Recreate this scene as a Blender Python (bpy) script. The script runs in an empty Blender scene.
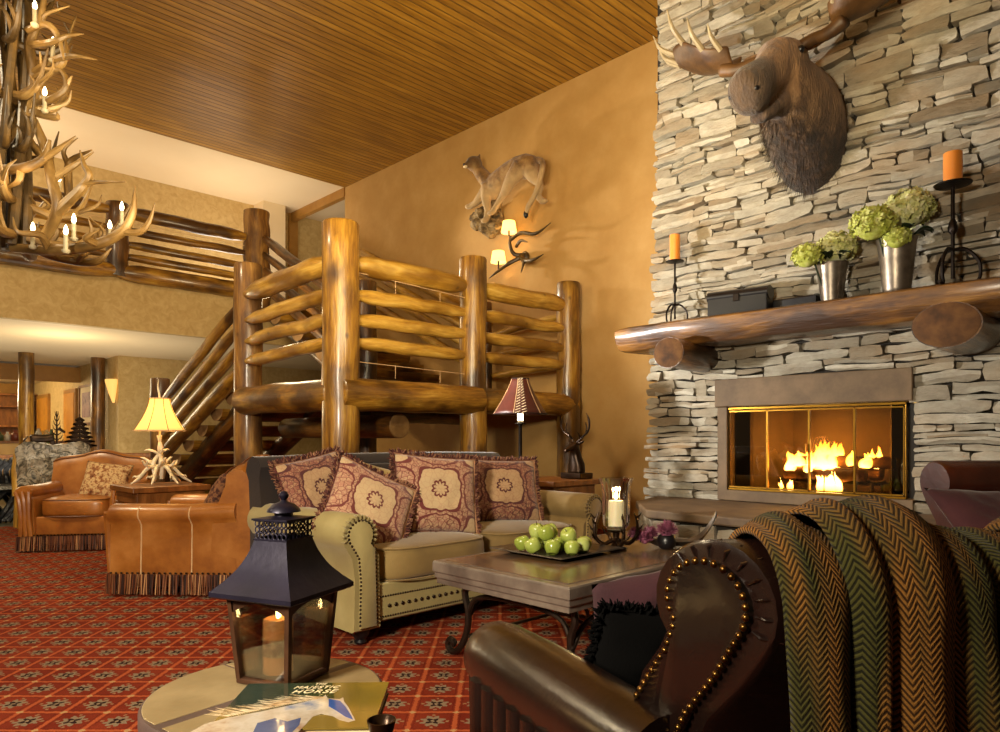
import bpy, bmesh, math, random
from mathutils import Vector, Matrix, noise
PI = math.pi
rnd = random.Random(7)
SC = bpy.context.scene
COL = SC.collection
V = Vector
H = 1.1                      # eye height
F2 = V((-0.717, 0.697, 0)); R2 = V((0.697, 0.717, 0))   # view direction and its right, on the floor

def W(lat, t, z=0.0):
    p = F2*t + R2*lat; return V((p.x, p.y, z))
def onY(px, py, Y):
    u = (px-500)/698; t = Y/(0.697+0.717*u); return W(u*t, t, H-(py-438)/698*t)
def onX(px, py, X):
    u = (px-500)/698; t = X/(-0.717+0.697*u); return W(u*t, t, H-(py-438)/698*t)
def onZ(px, py, z):
    t = 698*(H-z)/(py-438); return W((px-500)/698*t, t, z)
def at(px, py, t):
    return W((px-500)/698*t, t, H-(py-438)/698*t)

def rgb(h):
    h = h.lstrip('#'); c = [int(h[i:i+2], 16)/255 for i in (0, 2, 4)]
    return tuple([(x/12.92 if x <= .04045 else ((x+.055)/1.055)**2.4) for x in c] + [1.0])

# ---------------------------------------------------------------- node helper
class NT:
    def __init__(s, name):
        s.m = bpy.data.materials.new(name); s.m.use_nodes = True
        s.t = s.m.node_tree; s.t.nodes.clear()
        s.out = s.t.nodes.new('ShaderNodeOutputMaterial')
    def n(s, typ, inputs=None, **props):
        nd = s.t.nodes.new('ShaderNode'+typ)
        for k, v in props.items(): setattr(nd, k, v)
        for k, v in (inputs or {}).items():
            sock = nd.inputs[k]
            if isinstance(v, bpy.types.NodeSocket): s.t.links.new(v, sock)
            else: sock.default_value = v
        return nd
    def m_(s, op, a, b=None, c=None):
        d = {0: a}
        if b is not None: d[1] = b
        if c is not None: d[2] = c
        return s.n('Math', d, operation=op).outputs[0]
    def ramp(s, fac, stops, interp='LINEAR'):
        r = s.n('ValToRGB', {'Fac': fac}); r.color_ramp.interpolation = interp
        e = r.color_ramp.elements
        while len(e) < len(stops): e.new(.5)
        for i, (p, c) in enumerate(stops): e[i].position = p; e[i].color = rgb(c) if isinstance(c, str) else c
        return r.outputs['Color']
    def mix(s, fac, a, b, blend='MIX'):
        nd = s.t.nodes.new('ShaderNodeMix'); nd.data_type = 'RGBA'; nd.blend_type = blend
        for idx, v in ((0, fac), (6, a), (7, b)):
            if isinstance(v, bpy.types.NodeSocket): s.t.links.new(v, nd.inputs[idx])
            else: nd.inputs[idx].default_value = rgb(v) if isinstance(v, str) else v
        return nd.outputs[2]
    def bsdf(s, color, rough=.5, metal=0, bump=None, bstr=.3, bdist=.01, **kw):
        d = {'Base Color': rgb(color) if isinstance(color, str) else color, 'Roughness': rough, 'Metallic': metal}
        for k, v in kw.items(): d[k.replace('_', ' ')] = v
        if bump is not None:
            d['Normal'] = s.n('Bump', {'Height': bump, 'Strength': bstr, 'Distance': bdist}).outputs[0]
        return s.n('BsdfPrincipled', d)
    def done(s, shader):
        o = shader.outputs[0] if hasattr(shader, 'outputs') else shader
        s.t.links.new(o, s.out.inputs[0]); return s.m
    def coord(s, kind='Object', scale=(1, 1, 1), rand=True):
        if kind == 'lc': c = s.n('Attribute', attribute_name='lc').outputs['Vector']
        else: c = s.n('TexCoord').outputs[kind]
        if rand:
            r = s.n('ObjectInfo').outputs['Random']
            off = s.m_('MULTIPLY', r, 37.0)
            c = s.n('VectorMath', {0: c, 1: s.n('CombineXYZ', {0: off, 1: off, 2: off}).outputs[0]}, operation='ADD').outputs[0]
        return s.n('Mapping', {'Vector': c, 'Scale': scale}).outputs[0]
    def noise(s, vec, scale=5, detail=4, rough=.55, dist=0):
        return s.n('TexNoise', {'Vector': vec, 'Scale': scale, 'Detail': detail, 'Roughness': rough, 'Distortion': dist}).outputs[0]

def nmat(name, cols, scale=6, rough=.5, coord='Object', stretch=(1, 1, 1), bump=.2, bscale=None, bdist=.01, metal=0, rr=None, detail=5, dist=0, rand=True, **kw):
    """colour noise material; cols = list of hex spread over the noise"""
    t = NT(name); v = t.coord(coord, stretch, rand)
    f = t.noise(v, scale, detail, .6, dist)
    k = len(cols)
    if k == 1: c = rgb(cols[0])
    else: c = t.ramp(f, [(.3+.4*i/(k-1), cols[i]) for i in range(k)])
    b = t.noise(v, bscale or scale*4, 4) if bump else None
    r = rough
    if rr is not None: r = t.m_('ADD', t.m_('MULTIPLY', f, rr), rough-rr/2)
    return t.done(t.bsdf(c, r, metal, b, bump, bdist, **kw))

# ---------------------------------------------------------------- mesh builder
def basis(d):
    d = d.normalized(); a = V((0, 0, 1)) if abs(d.z) < .9 else V((1, 0, 0))
    x = a.cross(d).normalized(); return x, d.cross(x)

class MB:
    def __init__(s): s.v = []; s.f = []; s.lc = []; s.uv = {}; s.M = Matrix()
    def add(s, p, lc=None):
        p = s.M @ V(p); s.v.append(p); s.lc.append(V(lc) if lc is not None else p.copy()); return len(s.v)-1
    def box(s, c, d, rot=None, rz=0):
        c = V(c); m = rot or Matrix.Rotation(rz, 3, 'Z'); i = len(s.v)
        for z in (-.5, .5):
            for x, y in ((-.5, -.5), (.5, -.5), (.5, .5), (-.5, .5)):
                s.add(c + m @ V((x*d[0], y*d[1], z*d[2])))
        for q in ((0, 3, 2, 1), (4, 5, 6, 7), (0, 1, 5, 4), (1, 2, 6, 5), (2, 3, 7, 6), (3, 0, 4, 7)): s.f.append([i+k for k in q])
        return s
    def box2(s, a, b):
        a = V(a); b = V(b); return s.box((a+b)/2, [abs(b[k]-a[k]) for k in range(3)])
    def rings(s, rings, cap=True, close=False):
        n = len(rings[0]); idx = []
        for r in rings: idx.append([s.add(*(q if isinstance(q, tuple) and len(q) == 2 and not isinstance(q[0], (int, float)) else (q,))) for q in r])
        m = len(idx)
        for i in range(m if close else m-1):
            a, b = idx[i], idx[(i+1) % m]
            for k in range(n): s.f.append([a[k], a[(k+1) % n], b[(k+1) % n], b[k]])
        if cap and not close: s.f.append(idx[0][::-1]); s.f.append(idx[-1])
        return s
    def tube(s, pts, rad, seg=10, cap=True, flat=1.0, close=False, up=None):
        pts = [V(p) for p in pts]; n = len(pts)
        if not hasattr(rad, '__len__'): rad = [rad]*n
        d0 = pts[1]-pts[0]; x, y = basis(d0)
        if up is not None: y = V(up); x = y.cross(d0).normalized(); y = d0.normalized().cross(x)
        L = 0; R = []
        for i, p in enumerate(pts):
            if close: d = pts[(i+1) % n]-pts[i-1]
            else: d = (pts[min(i+1, n-1)]-pts[max(i-1, 0)])
            if d.length < 1e-9: d = d0
            d.normalize(); x = (x - d*x.dot(d)).normalized(); y = d.cross(x)
            if i: L += (p-pts[i-1]).length
            ring = []
            for k in range(seg):
                a = 2*PI*k/seg; ca, sa = math.cos(a), math.sin(a)
                ring.append((p + (x*ca + y*sa*flat)*rad[i], (ca*max(rad[i], .01), sa*max(rad[i], .01), L)))
            R.append(ring)
        return s.rings(R, cap, close)
    def loft(s, secs, seg=20, cap=True):
        """secs: (center, axisA, axisB) ellipses"""
        R = []; L = 0; pc = None
        for c, a, b in secs:
            c, a, b = V(c), V(a), V(b)
            if pc is not None: L += (c-pc).length
            pc = c
            R.append([(c + a*math.cos(2*PI*k/seg) + b*math.sin(2*PI*k/seg), (math.cos(2*PI*k/seg)*a.length, math.sin(2*PI*k/seg)*b.length, L)) for k in range(seg)])
        return s.rings(R, cap)
    def lathe(s, prof, c=(0, 0, 0), seg=24, axis=None, cap=True):
        """prof: list of (r, h)"""
        c = V(c); ax = V(axis).normalized() if axis is not None else V((0, 0, 1))
        if axis is None: x, y = V((1, 0, 0)), V((0, 1, 0))
        else: x, y = basis(ax)
        R = [[c + ax*h + (x*math.cos(2*PI*k/seg)+y*math.sin(2*PI*k/seg))*max(r, 1e-5) for k in range(seg)] for r, h in prof]
        return s.rings(R, cap)
    def ball(s, c, r, seg=12, ring=8, sc=(1, 1, 1)):
        c = V(c); R = []
        for i in range(ring+1):
            a = -PI/2 + PI*i/ring
            R.append([c + V((math.cos(2*PI*k/seg)*math.cos(a)*r*sc[0]+1e-6, math.sin(2*PI*k/seg)*math.cos(a)*r*sc[1], math.sin(a)*r*sc[2])) for k in range(seg)])
        return s.rings(R, True)
    def prism(s, poly, o, ax, ay, d):
        """2D polygon in the plane o + ax*x + ay*y, extruded along vector d"""
        o, ax, ay, d = V(o), V(ax), V(ay), V(d)
        return s.rings([[o+ax*x+ay*y for x, y in poly], [o+ax*x+ay*y+d for x, y in poly]])
    def grid(s, fn, nu, nv, closed_u=False):
        """fn(u,v)->point, u,v in 0..1 ; records uv"""
        idx = [[None]*(nv+1) for _ in range(nu+1)]
        for i in range(nu+1):
            for j in range(nv+1):
                k = s.add(fn(i/nu, j/nv)); idx[i][j] = k; s.uv[k] = (i/nu, j/nv)
        for i in range(nu):
            for j in range(nv): s.f.append([idx[i][j], idx[i+1][j], idx[i+1][j+1], idx[i][j+1]])
        return s
    def build(s, name, mat, parent=None, smooth=True, bevel=0, bseg=2, sub=0, remesh=0, solid=0, recalc=True, loc=None, angle=40):
        me = bpy.data.meshes.new(name); me.from_pydata([tuple(v) for v in s.v], [], s.f)
        if recalc:
            bm = bmesh.new(); bm.from_mesh(me); bmesh.ops.recalc_face_normals(bm, faces=bm.faces); bm.to_mesh(me); bm.free()
        at_ = me.attributes.new('lc', 'FLOAT_VECTOR', 'POINT'); at_.data.foreach_set('vector', [c for v in s.lc for c in v])
        if s.uv:
            ul = me.uv_layers.new(name='UVMap')
            for l in me.loops: ul.data[l.index].uv = s.uv.get(l.vertex_index, (0, 0))
        me.materials.append(mat)
        if smooth:
            me.polygons.foreach_set('use_smooth', [True]*len(me.polygons))
            if not (sub or remesh) : me.set_sharp_from_angle(angle=math.radians(angle))
        o = bpy.data.objects.new(name, me); COL.objects.link(o)
        if parent is not None: o.parent = parent
        if loc is not None: o.location = loc
        if remesh:
            m = o.modifiers.new('r', 'REMESH'); m.mode = 'VOXEL'; m.voxel_size = remesh; m.use_smooth_shade = True
            m = o.modifiers.new('s', 'SMOOTH'); m.factor = .5; m.iterations = 4
        if solid:
            m = o.modifiers.new('so', 'SOLIDIFY'); m.thickness = solid; m.offset = 0
        if bevel:
            m = o.modifiers.new('b', 'BEVEL'); m.width = bevel; m.segments = bseg; m.limit_method = 'ANGLE'; m.angle_limit = math.radians(35)
        if sub:
            m = o.modifiers.new('u', 'SUBSURF'); m.levels = sub; m.render_levels = sub
        return o

def thing(name, label, cat, loc=(0, 0, 0), rz=0, group=None):
    o = bpy.data.objects.new(name, None); COL.objects.link(o); o.empty_display_size = .1
    o.location = loc; o.rotation_euler = (0, 0, rz); o['label'] = label; o['category'] = cat
    if group: o['group'] = group
    return o
def tag(o, label, cat, group=None, kind=None):
    o['label'] = label; o['category'] = cat
    if group: o['group'] = group
    if kind: o['kind'] = kind
    return o
def struct(o, kind='structure'): o['kind'] = kind; return o
def copy_tree(o, parent=None):
    c = o.copy(); COL.objects.link(c)
    if parent is not None: c.parent = parent
    for ch in [x for x in bpy.data.objects if x.parent is o]: copy_tree(ch, c)
    return c
def light(name, typ, loc, energy, color, size=.5, target=None, **kw):
    l = bpy.data.lights.new(name, typ); l.energy = energy; l.color = color
    if typ == 'AREA': l.size = size
    elif typ in ('POINT', 'SPOT'): l.shadow_soft_size = size
    for k, v in kw.items(): setattr(l, k, v)
    o = bpy.data.objects.new(name, l); COL.objects.link(o); o.location = loc
    if target is not None: o.rotation_euler = (V(target)-V(loc)).to_track_quat('-Z', 'Y').to_euler()
    return o
def smooth_path(pts, n=8):
    """Catmull-Rom through pts"""
    pts = [V(p) for p in pts]; out = []
    P = [pts[0]*2-pts[1]] + pts + [pts[-1]*2-pts[-2]]
    for i in range(1, len(P)-2):
        for k in range(n):
            t = k/n; a, b, c, d = P[i-1], P[i], P[i+1], P[i+2]
            out.append(.5*((2*b)+(c-a)*t+(2*a-5*b+4*c-d)*t*t+(3*b-a-3*c+d)*t**3))
    out.append(pts[-1]); return out
def lerp(a, b, t): return a+(b-a)*t
def interp(vals, n):
    """resample radii list to n"""
    out = []
    for i in range(n):
        x = i/(n-1)*(len(vals)-1); k = min(int(x), len(vals)-2); out.append(lerp(vals[k], vals[k+1], x-k))
    return out
def curve_tube(mb, pts, rads, seg=8, n=6, **kw):
    p = smooth_path(pts, n); mb.tube(p, interp(rads if hasattr(rads, '__len__') else [rads, rads], len(p)), seg, **kw)
# ================================================================ materials
M = {}
M['tan_wall'] = nmat('tan_plaster', ['#b78d4e', '#be9556', '#c59d60'], 3, .75, bump=.25, bscale=45, bdist=.004, rand=False)
M['wallpaper'] = nmat('mottled_wallpaper', ['#b0935a', '#bda068', '#c8ad78'], 9, .7, bump=.35, bscale=30, bdist=.006, rand=False, dist=1)
M['cream'] = nmat('cream_paint', ['#ddc7a0', '#e1cda8'], 1, .8, bump=0, rand=False)
M['trimwood'] = nmat('trim_wood', ['#94682c', '#a87a38'], 4, .4, stretch=(1, 1, 1), bump=.1)

def logmat(name, cols, rough=.3, knots=True):
    t = NT(name); v = t.coord('lc', (1, 1, .16)); f = t.noise(v, 11, 6, .6, .6)
    big = t.noise(t.coord('lc', (.6, .6, .35)), 5, 3, .5)
    fine = t.noise(t.coord('lc', (1, 1, .09)), 55, 4, .6)
    c = t.ramp(t.m_('ADD', t.m_('MULTIPLY', f, .7), t.m_('MULTIPLY', fine, .3)), [(.33+.34*i/(len(cols)-1), cols[i]) for i in range(len(cols))])
    c = t.mix(t.ramp(big, [(.45, '#000000'), (.62, '#ffffff')]), c, cols[0], 'MIX')
    if knots:
        vo = t.n('TexVoronoi', {'Vector': t.coord('lc', (1, 1, .8)), 'Scale': 4.5}, feature='F1').outputs['Distance']
        c = t.mix(t.ramp(vo, [(.0, '#ffffff'), (.13, '#000000')]), c, '#3a1d08', 'MIX')
    return t.done(t.bsdf(c, rough+.08, 0, t.m_('ADD', f, t.m_('MULTIPLY', fine, .5)), .8, .014, Coat_Weight=.6, Coat_Roughness=.2))
M['log'] = logmat('varnished_log', ['#4a2e0e', '#83581a', '#ac7e2a', '#caa048'])
M['log_gold'] = logmat('golden_log', ['#80581a', '#b4862e', '#d0a548', '#e0bc64'])
M['log_dark'] = logmat('dark_log', ['#2c190a', '#523210', '#7a501c', '#9c6e2e'], .3)
M['log_bark'] = logmat('rough_log', ['#4a2c12', '#7c5322', '#9c7030', '#b88e4c'], .5)
M['tread_end'] = nmat('tread_end', ['#7c5c38', '#a07c50', '#b08c60'], 7, .6, bump=.2)
M['bracket_end'] = nmat('bracket_end', ['#3a2410', '#5a3a1a', '#704c24'], 7, .9, bump=.2)
M['log_end'] = nmat('sawn_end', ['#543818', '#70502a', '#866438'], 7, .5, bump=.2)
t = NT('plank_ceiling')
g = t.n('NewGeometry').outputs['Position']
sx = t.n('SeparateXYZ', {0: g})
xs = t.m_('MULTIPLY', sx.outputs[0], 1/.1)
fl = t.m_('FLOOR', xs); fr = t.m_('FRACT', xs)
edge = t.m_('MULTIPLY', t.m_('ABSOLUTE', t.m_('SUBTRACT', fr, .5)), 2.0)
wn = t.n('TexWhiteNoise', {'W': fl}, noise_dimensions='1D').outputs[0]
yv = t.n('CombineXYZ', {0: xs, 1: t.m_('MULTIPLY', sx.outputs[1], .9), 2: t.m_('MULTIPLY', wn, 20)}).outputs[0]
f = t.noise(yv, 1.6, 6, .6, .4)
c = t.ramp(f, [(.3, '#744e10'), (.5, '#9c7020'), (.7, '#b4862e')])
c = t.mix(t.m_('MULTIPLY', wn, .4), c, '#6e4812')
c = t.mix(t.ramp(edge, [(.84, '#000000'), (.97, '#ffffff')]), c, '#2e1906')
M['ceiling'] = t.done(t.bsdf(c, .42, 0, t.m_('SUBTRACT', 1.0, t.ramp(edge, [(.75, '#000000'), (1, '#ffffff')])), .6, .02, Coat_Weight=.12, Coat_Roughness=.2))

# carpet: square lattice set at 45 degrees to the walls, flower motif in each square
t = NT('lattice_carpet')
g = t.n('NewGeometry').outputs['Position']
rot = t.n('Mapping', {'Vector': g, 'Rotation': (0, 0, math.radians(-45.8)), 'Scale': (1/.175, 1/.175, 1)}).outputs[0]
wob = t.n('VectorMath', {0: t.n('TexNoise', {'Vector': g, 'Scale': 60.0}).outputs[1], 1: (.5, .5, .5)}, operation='SUBTRACT').outputs[0]
wob = t.n('VectorMath', {0: wob, 'Scale': .10}, operation='SCALE').outputs[0]
rot = t.n('VectorMath', {0: rot, 1: wob}, operation='ADD').outputs[0]
s_ = t.n('SeparateXYZ', {0: rot})
U = t.m_('SUBTRACT', t.m_('FRACT', s_.outputs[0]), .5); Vv = t.m_('SUBTRACT', t.m_('FRACT', s_.outputs[1]), .5)
aU = t.m_('ABSOLUTE', U); aV = t.m_('ABSOLUTE', Vv)
mx = t.m_('MAXIMUM', aU, aV); mn = t.m_('MINIMUM', aU, aV)
rad = t.m_('POWER', t.m_('ADD', t.m_('MULTIPLY', U, U), t.m_('MULTIPLY', Vv, Vv)), .5)
ang = t.m_('ARCTAN2', Vv, U)
pet = t.m_('MULTIPLY', t.m_('COSINE', t.m_('MULTIPLY', ang, 8.0)), .055)
fr_ = t.m_('ADD', rad, pet)
nz = t.noise(t.coord('Object', rand=False), 3, 4)
base = t.ramp(nz, [(.3, '#661e0e'), (.7, '#80301a')])
line = t.ramp(mx, [(.44, '#000000'), (.46, '#ffffff')], 'LINEAR')
c = t.mix(line, base, '#a5502c')
line2 = t.m_('MULTIPLY', t.m_('GREATER_THAN', mx, .39), t.m_('LESS_THAN', mx, .41))
c = t.mix(t.m_('MULTIPLY', line2, .6), c, '#4a1208')
flower = t.m_('LESS_THAN', fr_, .25)
c = t.mix(flower, c, '#82705a')
core = t.m_('LESS_THAN', t.m_('ADD', rad, t.m_('MULTIPLY', t.m_('COSINE', t.m_('MULTIPLY', ang, 4.0)), .05)), .13)
c = t.mix(core, c, '#1e1210')
c = t.mix(t.m_('LESS_THAN', rad, .045), c, '#8a7860')
corner = t.m_('GREATER_THAN', t.m_('ADD', aU, aV), .91)
c = t.mix(corner, c, '#b08a5c')
tick = t.m_('MULTIPLY', t.m_('LESS_THAN', mn, .035), t.m_('GREATER_THAN', mx, .29)); tick = t.m_('MULTIPLY', tick, t.m_('LESS_THAN', mx, .37))
c = t.mix(tick, c, '#8f6a4c')
fz = t.noise(t.coord('Object', rand=False), 160, 2)
c = t.mix(t.m_('MULTIPLY', fz, .35), c, '#3a0f06')
M['carpet'] = t.done(t.bsdf(c, .95, 0, fz, .5, .006, Specular_IOR_Level=.1))
M['stone_floor'] = nmat('slate_floor', ['#4c4d3e', '#5f604e', '#6f6f5c'], 1.5, .35, bump=.2, rand=False)

# ledge stone: a tone of its own for every stone
def stonemat(name, stops, rough=.85, var=.5):
    t = NT(name); isl = t.n('NewGeometry').outputs['Random Per Island']
    c = t.ramp(isl, stops)
    v = t.coord('Object', (1, 1, 2.2), False)
    f = t.noise(v, 7, 7, .68); f2 = t.noise(v, 2.0, 3)
    c = t.mix(t.ramp(f, [(.35, '#000000'), (.7, '#ffffff')]), t.mix(.45, c, '#5a4c38', 'MIX'), c)
    c = t.mix(t.m_('MULTIPLY', t.ramp(f2, [(.45, '#000000'), (.75, '#ffffff')]), .35), c, '#a87f48')
    b = t.noise(v, 22, 8, .7)
    return t.done(t.bsdf(c, rough, 0, b, .9, .02))
M['stone'] = stonemat('ledge_stone', [(0, '#7a715f'), (.15, '#b0a894'), (.4, '#c6bfac'), (.6, '#a59d8a'), (.75, '#8f8068'), (.88, '#bdb49e'), (1, '#d4cdba')])
M['mortar'] = nmat('dark_joint', ['#1c1711', '#2a231b'], 8, .95, bump=.5)
M['sandstone'] = nmat('brown_sandstone', ['#4e3a28', '#645036' , '#765e42'], 4, .7, bump=.3, bscale=40, bdist=.004, rand=False)
M['iron'] = nmat('dark_iron', ['#1a1512', '#2c231c'], 12, .45, bump=.2, metal=.8)
M['iron_leg'] = nmat('brushed_iron', ['#2b221c', '#4a3e35'], 9, .35, bump=.15, metal=.85)
M['old_brass'] = nmat('old_brass_nails', ['#4a3418', '#7a5a2c'], 20, .3, bump=0, metal=1)
M['brass'] = nmat('brass', ['#7a5618', '#946e28'], 8, .35, bump=0, metal=1)
M['black'] = nmat('black_paint', ['#0b0a0c', '#141216'], 8, .35, bump=.05)
M['firebrick'] = nmat('firebrick', ['#4a3820', '#5e482c'], 5, .85, bump=.4)
M['ember_log'] = nmat('charred_log', ['#1a0f08', '#4a2c16', '#7a5230'], 6, .9, bump=.6, coord='lc')

def leather(name, cols, rough=.32, coat=.3, **kw):
    t = NT(name); v = t.coord(); f = t.noise(v, 3.5, 5, .6)
    c = t.ramp(f, [(.3+.4*i/(len(cols)-1), cols[i]) for i in range(len(cols))])
    vo = t.n('TexVoronoi', {'Vector': v, 'Scale': 170.0}).outputs['Distance']
    wr = t.noise(v, 14, 4, .6, 1.5)
    b = t.m_('ADD', t.m_('MULTIPLY', vo, .12), wr)
    return t.done(t.bsdf(c, rough, 0, b, .25, .006, Coat_Weight=coat, Coat_Roughness=.25, **kw))
M['tan_leather'] = leather('tan_leather', ['#7a4314', '#9c6024', '#b4783a'], .36, .25)
M['tan_leather_dk'] = leather('tan_leather_seam', ['#5a2c0e', '#6e3a14'], .5, .1)
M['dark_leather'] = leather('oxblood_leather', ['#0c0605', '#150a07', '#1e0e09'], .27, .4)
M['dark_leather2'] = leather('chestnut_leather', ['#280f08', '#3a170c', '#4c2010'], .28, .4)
M['welt'] = nmat('pale_welt', ['#c9a070', '#dab98c'], 20, .5, bump=0)

def fabric(name, cols, rough=.85, sc=3, weave=260, sheen=.3, **kw):
    t = NT(name); v = t.coord(); f = t.noise(v, sc, 4)
    c = t.ramp(f, [(.3+.4*i/(max(len(cols)-1, 1)), cols[i]) for i in range(len(cols))])
    w = t.noise(t.coord('Object', (1, 1, .25)), weave, 2)
    c = t.mix(t.m_('MULTIPLY', w, .4), c, cols[0])
    return t.done(t.bsdf(c, rough, 0, w, .3, .003, Sheen_Weight=sheen, Sheen_Roughness=.4, **kw))
M['sofa'] = fabric('olive_gold_chenille', ['#6d5730', '#846c3c', '#967e4a'])
M['sofa_arm'] = fabric('celadon_chenille', ['#86774a', '#988a58', '#a89a68'])
M['sofa_back'] = fabric('brown_velvet', ['#1a1314', '#261b16', '#33271a'], .8, sheen=.2)
M['gold_cloth'] = fabric('gold_silk', ['#a08a4a', '#b8a468'], .5)
M['mauve'] = fabric('mauve_cloth', ['#2e1218', '#3e1a22', '#4a2229'], .9, sheen=.1)
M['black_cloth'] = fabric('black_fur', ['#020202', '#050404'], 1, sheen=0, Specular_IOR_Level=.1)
tl_ = NT('wine_fringe'); M['fringe'] = tl_.done(tl_.bsdf(tl_.ramp(tl_.n('NewGeometry').outputs['Random Per Island'], [(0, '#2c0e10'), (.5, '#5a2a24'), (1, '#a57a58')]), .9))
tl_ = NT('leather_fringe'); M['lfringe'] = tl_.done(tl_.bsdf(tl_.ramp(tl_.n('NewGeometry').outputs['Random Per Island'], [(0, '#160804'), (.4, '#4a2210'), (.75, '#7a4422'), (1, '#c09060')]), .5))
M['ldark'] = nmat('dark_backing', ['#1a0a04', '#2a1208'], 10, .8, bump=0)

def damask(name, cream, ground, wine, nx=1.0, seed=0):
    t = NT(name); uv = t.n('TexCoord').outputs['UV']
    wv = t.n('VectorMath', {0: t.n('TexNoise', {'Vector': uv, 'Scale': 9.0, 'Detail': 3.0}).outputs[1], 1: (.5, .5, .5)}, operation='SUBTRACT').outputs[0]
    uv2 = t.n('VectorMath', {0: uv, 1: t.n('VectorMath', {0: wv, 'Scale': .045}, operation='SCALE').outputs[0]}, operation='ADD').outputs[0]
    s = t.n('SeparateXYZ', {0: uv2})
    x = t.m_('MULTIPLY', t.m_('SUBTRACT', s.outputs[0], .5), PI*nx*1.75); y = t.m_('MULTIPLY', t.m_('SUBTRACT', s.outputs[1], .54), PI*nx*1.62)
    cx = t.m_('COSINE', x); cy = t.m_('COSINE', y)
    f = t.m_('MULTIPLY', t.m_('MULTIPLY', cx, cy), 2.0)                      # ogee lattice
    # scalloped rim
    ang = t.m_('ARCTAN2', t.m_('SINE', y), t.m_('SINE', x))
    f = t.m_('ADD', f, t.m_('MULTIPLY', t.m_('ABSOLUTE', t.m_('SINE', t.m_('MULTIPLY', ang, 5.0))), .16))
    med = t.m_('GREATER_THAN', f, .45)
    rim = t.m_('MULTIPLY', t.m_('GREATER_THAN', f, .22), t.m_('LESS_THAN', f, .45))
    band = t.m_('LESS_THAN', t.m_('ABSOLUTE', t.m_('SUBTRACT', f, -.18)), .09)
    sc = t.n('TexVoronoi', {'Vector': uv2, 'Scale': 16.0}, feature='DISTANCE_TO_EDGE').outputs['Distance']
    det = t.m_('LESS_THAN', sc, .05)
    spk = t.ramp(t.noise(uv2, 22, 3, .6, 1.5), [(.50, '#000000'), (.56, '#ffffff')]); c = t.mix(t.m_('MULTIPLY', spk, .6), ground, cream); c = t.mix(t.m_('MULTIPLY', det, .8), c, wine)
    c = t.mix(band, c, wine)
    md = t.mix(t.m_('MULTIPLY', det, .35), cream, ground)
    core = t.m_('MULTIPLY', t.m_('GREATER_THAN', f, 1.78), t.m_('LESS_THAN', f, 1.93))
    md = t.mix(core, md, wine)
    c = t.mix(med, c, md); c = t.mix(rim, c, wine)
    w = t.noise(uv, 220, 2)
    c = t.mix(t.m_('MULTIPLY', w, .3), c, wine)
    return t.done(t.bsdf(c, .8, 0, w, .3, .003, Sheen_Weight=.3))
M['damask'] = damask('damask_weave', '#d2b88c', '#b5846a', '#6a2824')
M['damask_dark'] = damask('damask_weave_dark', '#bb9a70', '#8f5844', '#4c1818')
M['leopard'] = nmat('speckled_chenille', ['#5a2f18', '#96623a', '#d6b884', '#7a4322'], 26, .9, bump=.4, rand=False)
M['paisley'] = nmat('dark_paisley', ['#1e0d08', '#4a2314', '#8c5d38', '#2a120a'], 30, .85, bump=.3, rand=False)

# herringbone throw
t = NT('herringbone_wool'); uv = t.n('TexCoord').outputs['UV']; s = t.n('SeparateXYZ', {0: uv})
wz = t.noise(uv, 25, 2)
u_ = t.m_('MULTIPLY', s.outputs[0], 31.0); v_ = t.m_('MULTIPLY', s.outputs[1], 104.0)
zig = t.m_('MULTIPLY', t.m_('ABSOLUTE', t.m_('SUBTRACT', t.m_('FRACT', u_), .5)), 3.6)
st = t.m_('FRACT', t.m_('ADD', t.m_('ADD', v_, zig), t.m_('MULTIPLY', wz, .5)))
rib = t.m_('ABSOLUTE', t.m_('SUBTRACT', st, .5))
band = t.noise(t.n('Mapping', {'Vector': uv, 'Scale': (9.0, 1.6, 1)}).outputs[0], 1.6, 2)
hi = t.ramp(band, [(.42, '#4a4722'), (.50, '#6e5226'), (.58, '#8f622c')])
lo = t.ramp(band, [(.40, '#1e1d0f'), (.60, '#3a230f')])
c = t.mix(t.ramp(rib, [(.16, '#000000'), (.30, '#ffffff')]), lo, hi)
fz = t.noise(uv, 300, 3)
hgt = t.m_('ADD', rib, t.m_('MULTIPLY', fz, .5))
M['throw'] = t.done(t.bsdf(c, .95, 0, hgt, .8, .006, Sheen_Weight=.05, Sheen_Roughness=.5, Specular_IOR_Level=.1))

M['antler'] = nmat('antler', ['#382810', '#634922', '#8c6e3e', '#b09462'], 6, .45, coord='lc', stretch=(1, 1, .4), bump=.4, bscale=22)
M['antler_pale'] = nmat('pale_antler', ['#a48c68', '#d4c6a6', '#ece2cc'], 5, .4, coord='lc', bump=.3)
M['antler_dark'] = nmat('dark_antler', ['#241a0e', '#463418', '#6a5028'], 6, .45, coord='lc', bump=.3)
M['moose_antler'] = nmat('moose_antler', ['#2e1c0e', '#4e3418', '#6a4a26'], 5, .5, bump=.4)
M['tine'] = nmat('bone_tip', ['#7c6a4c', '#a89a7c'], 5, .45, bump=.1)

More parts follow.
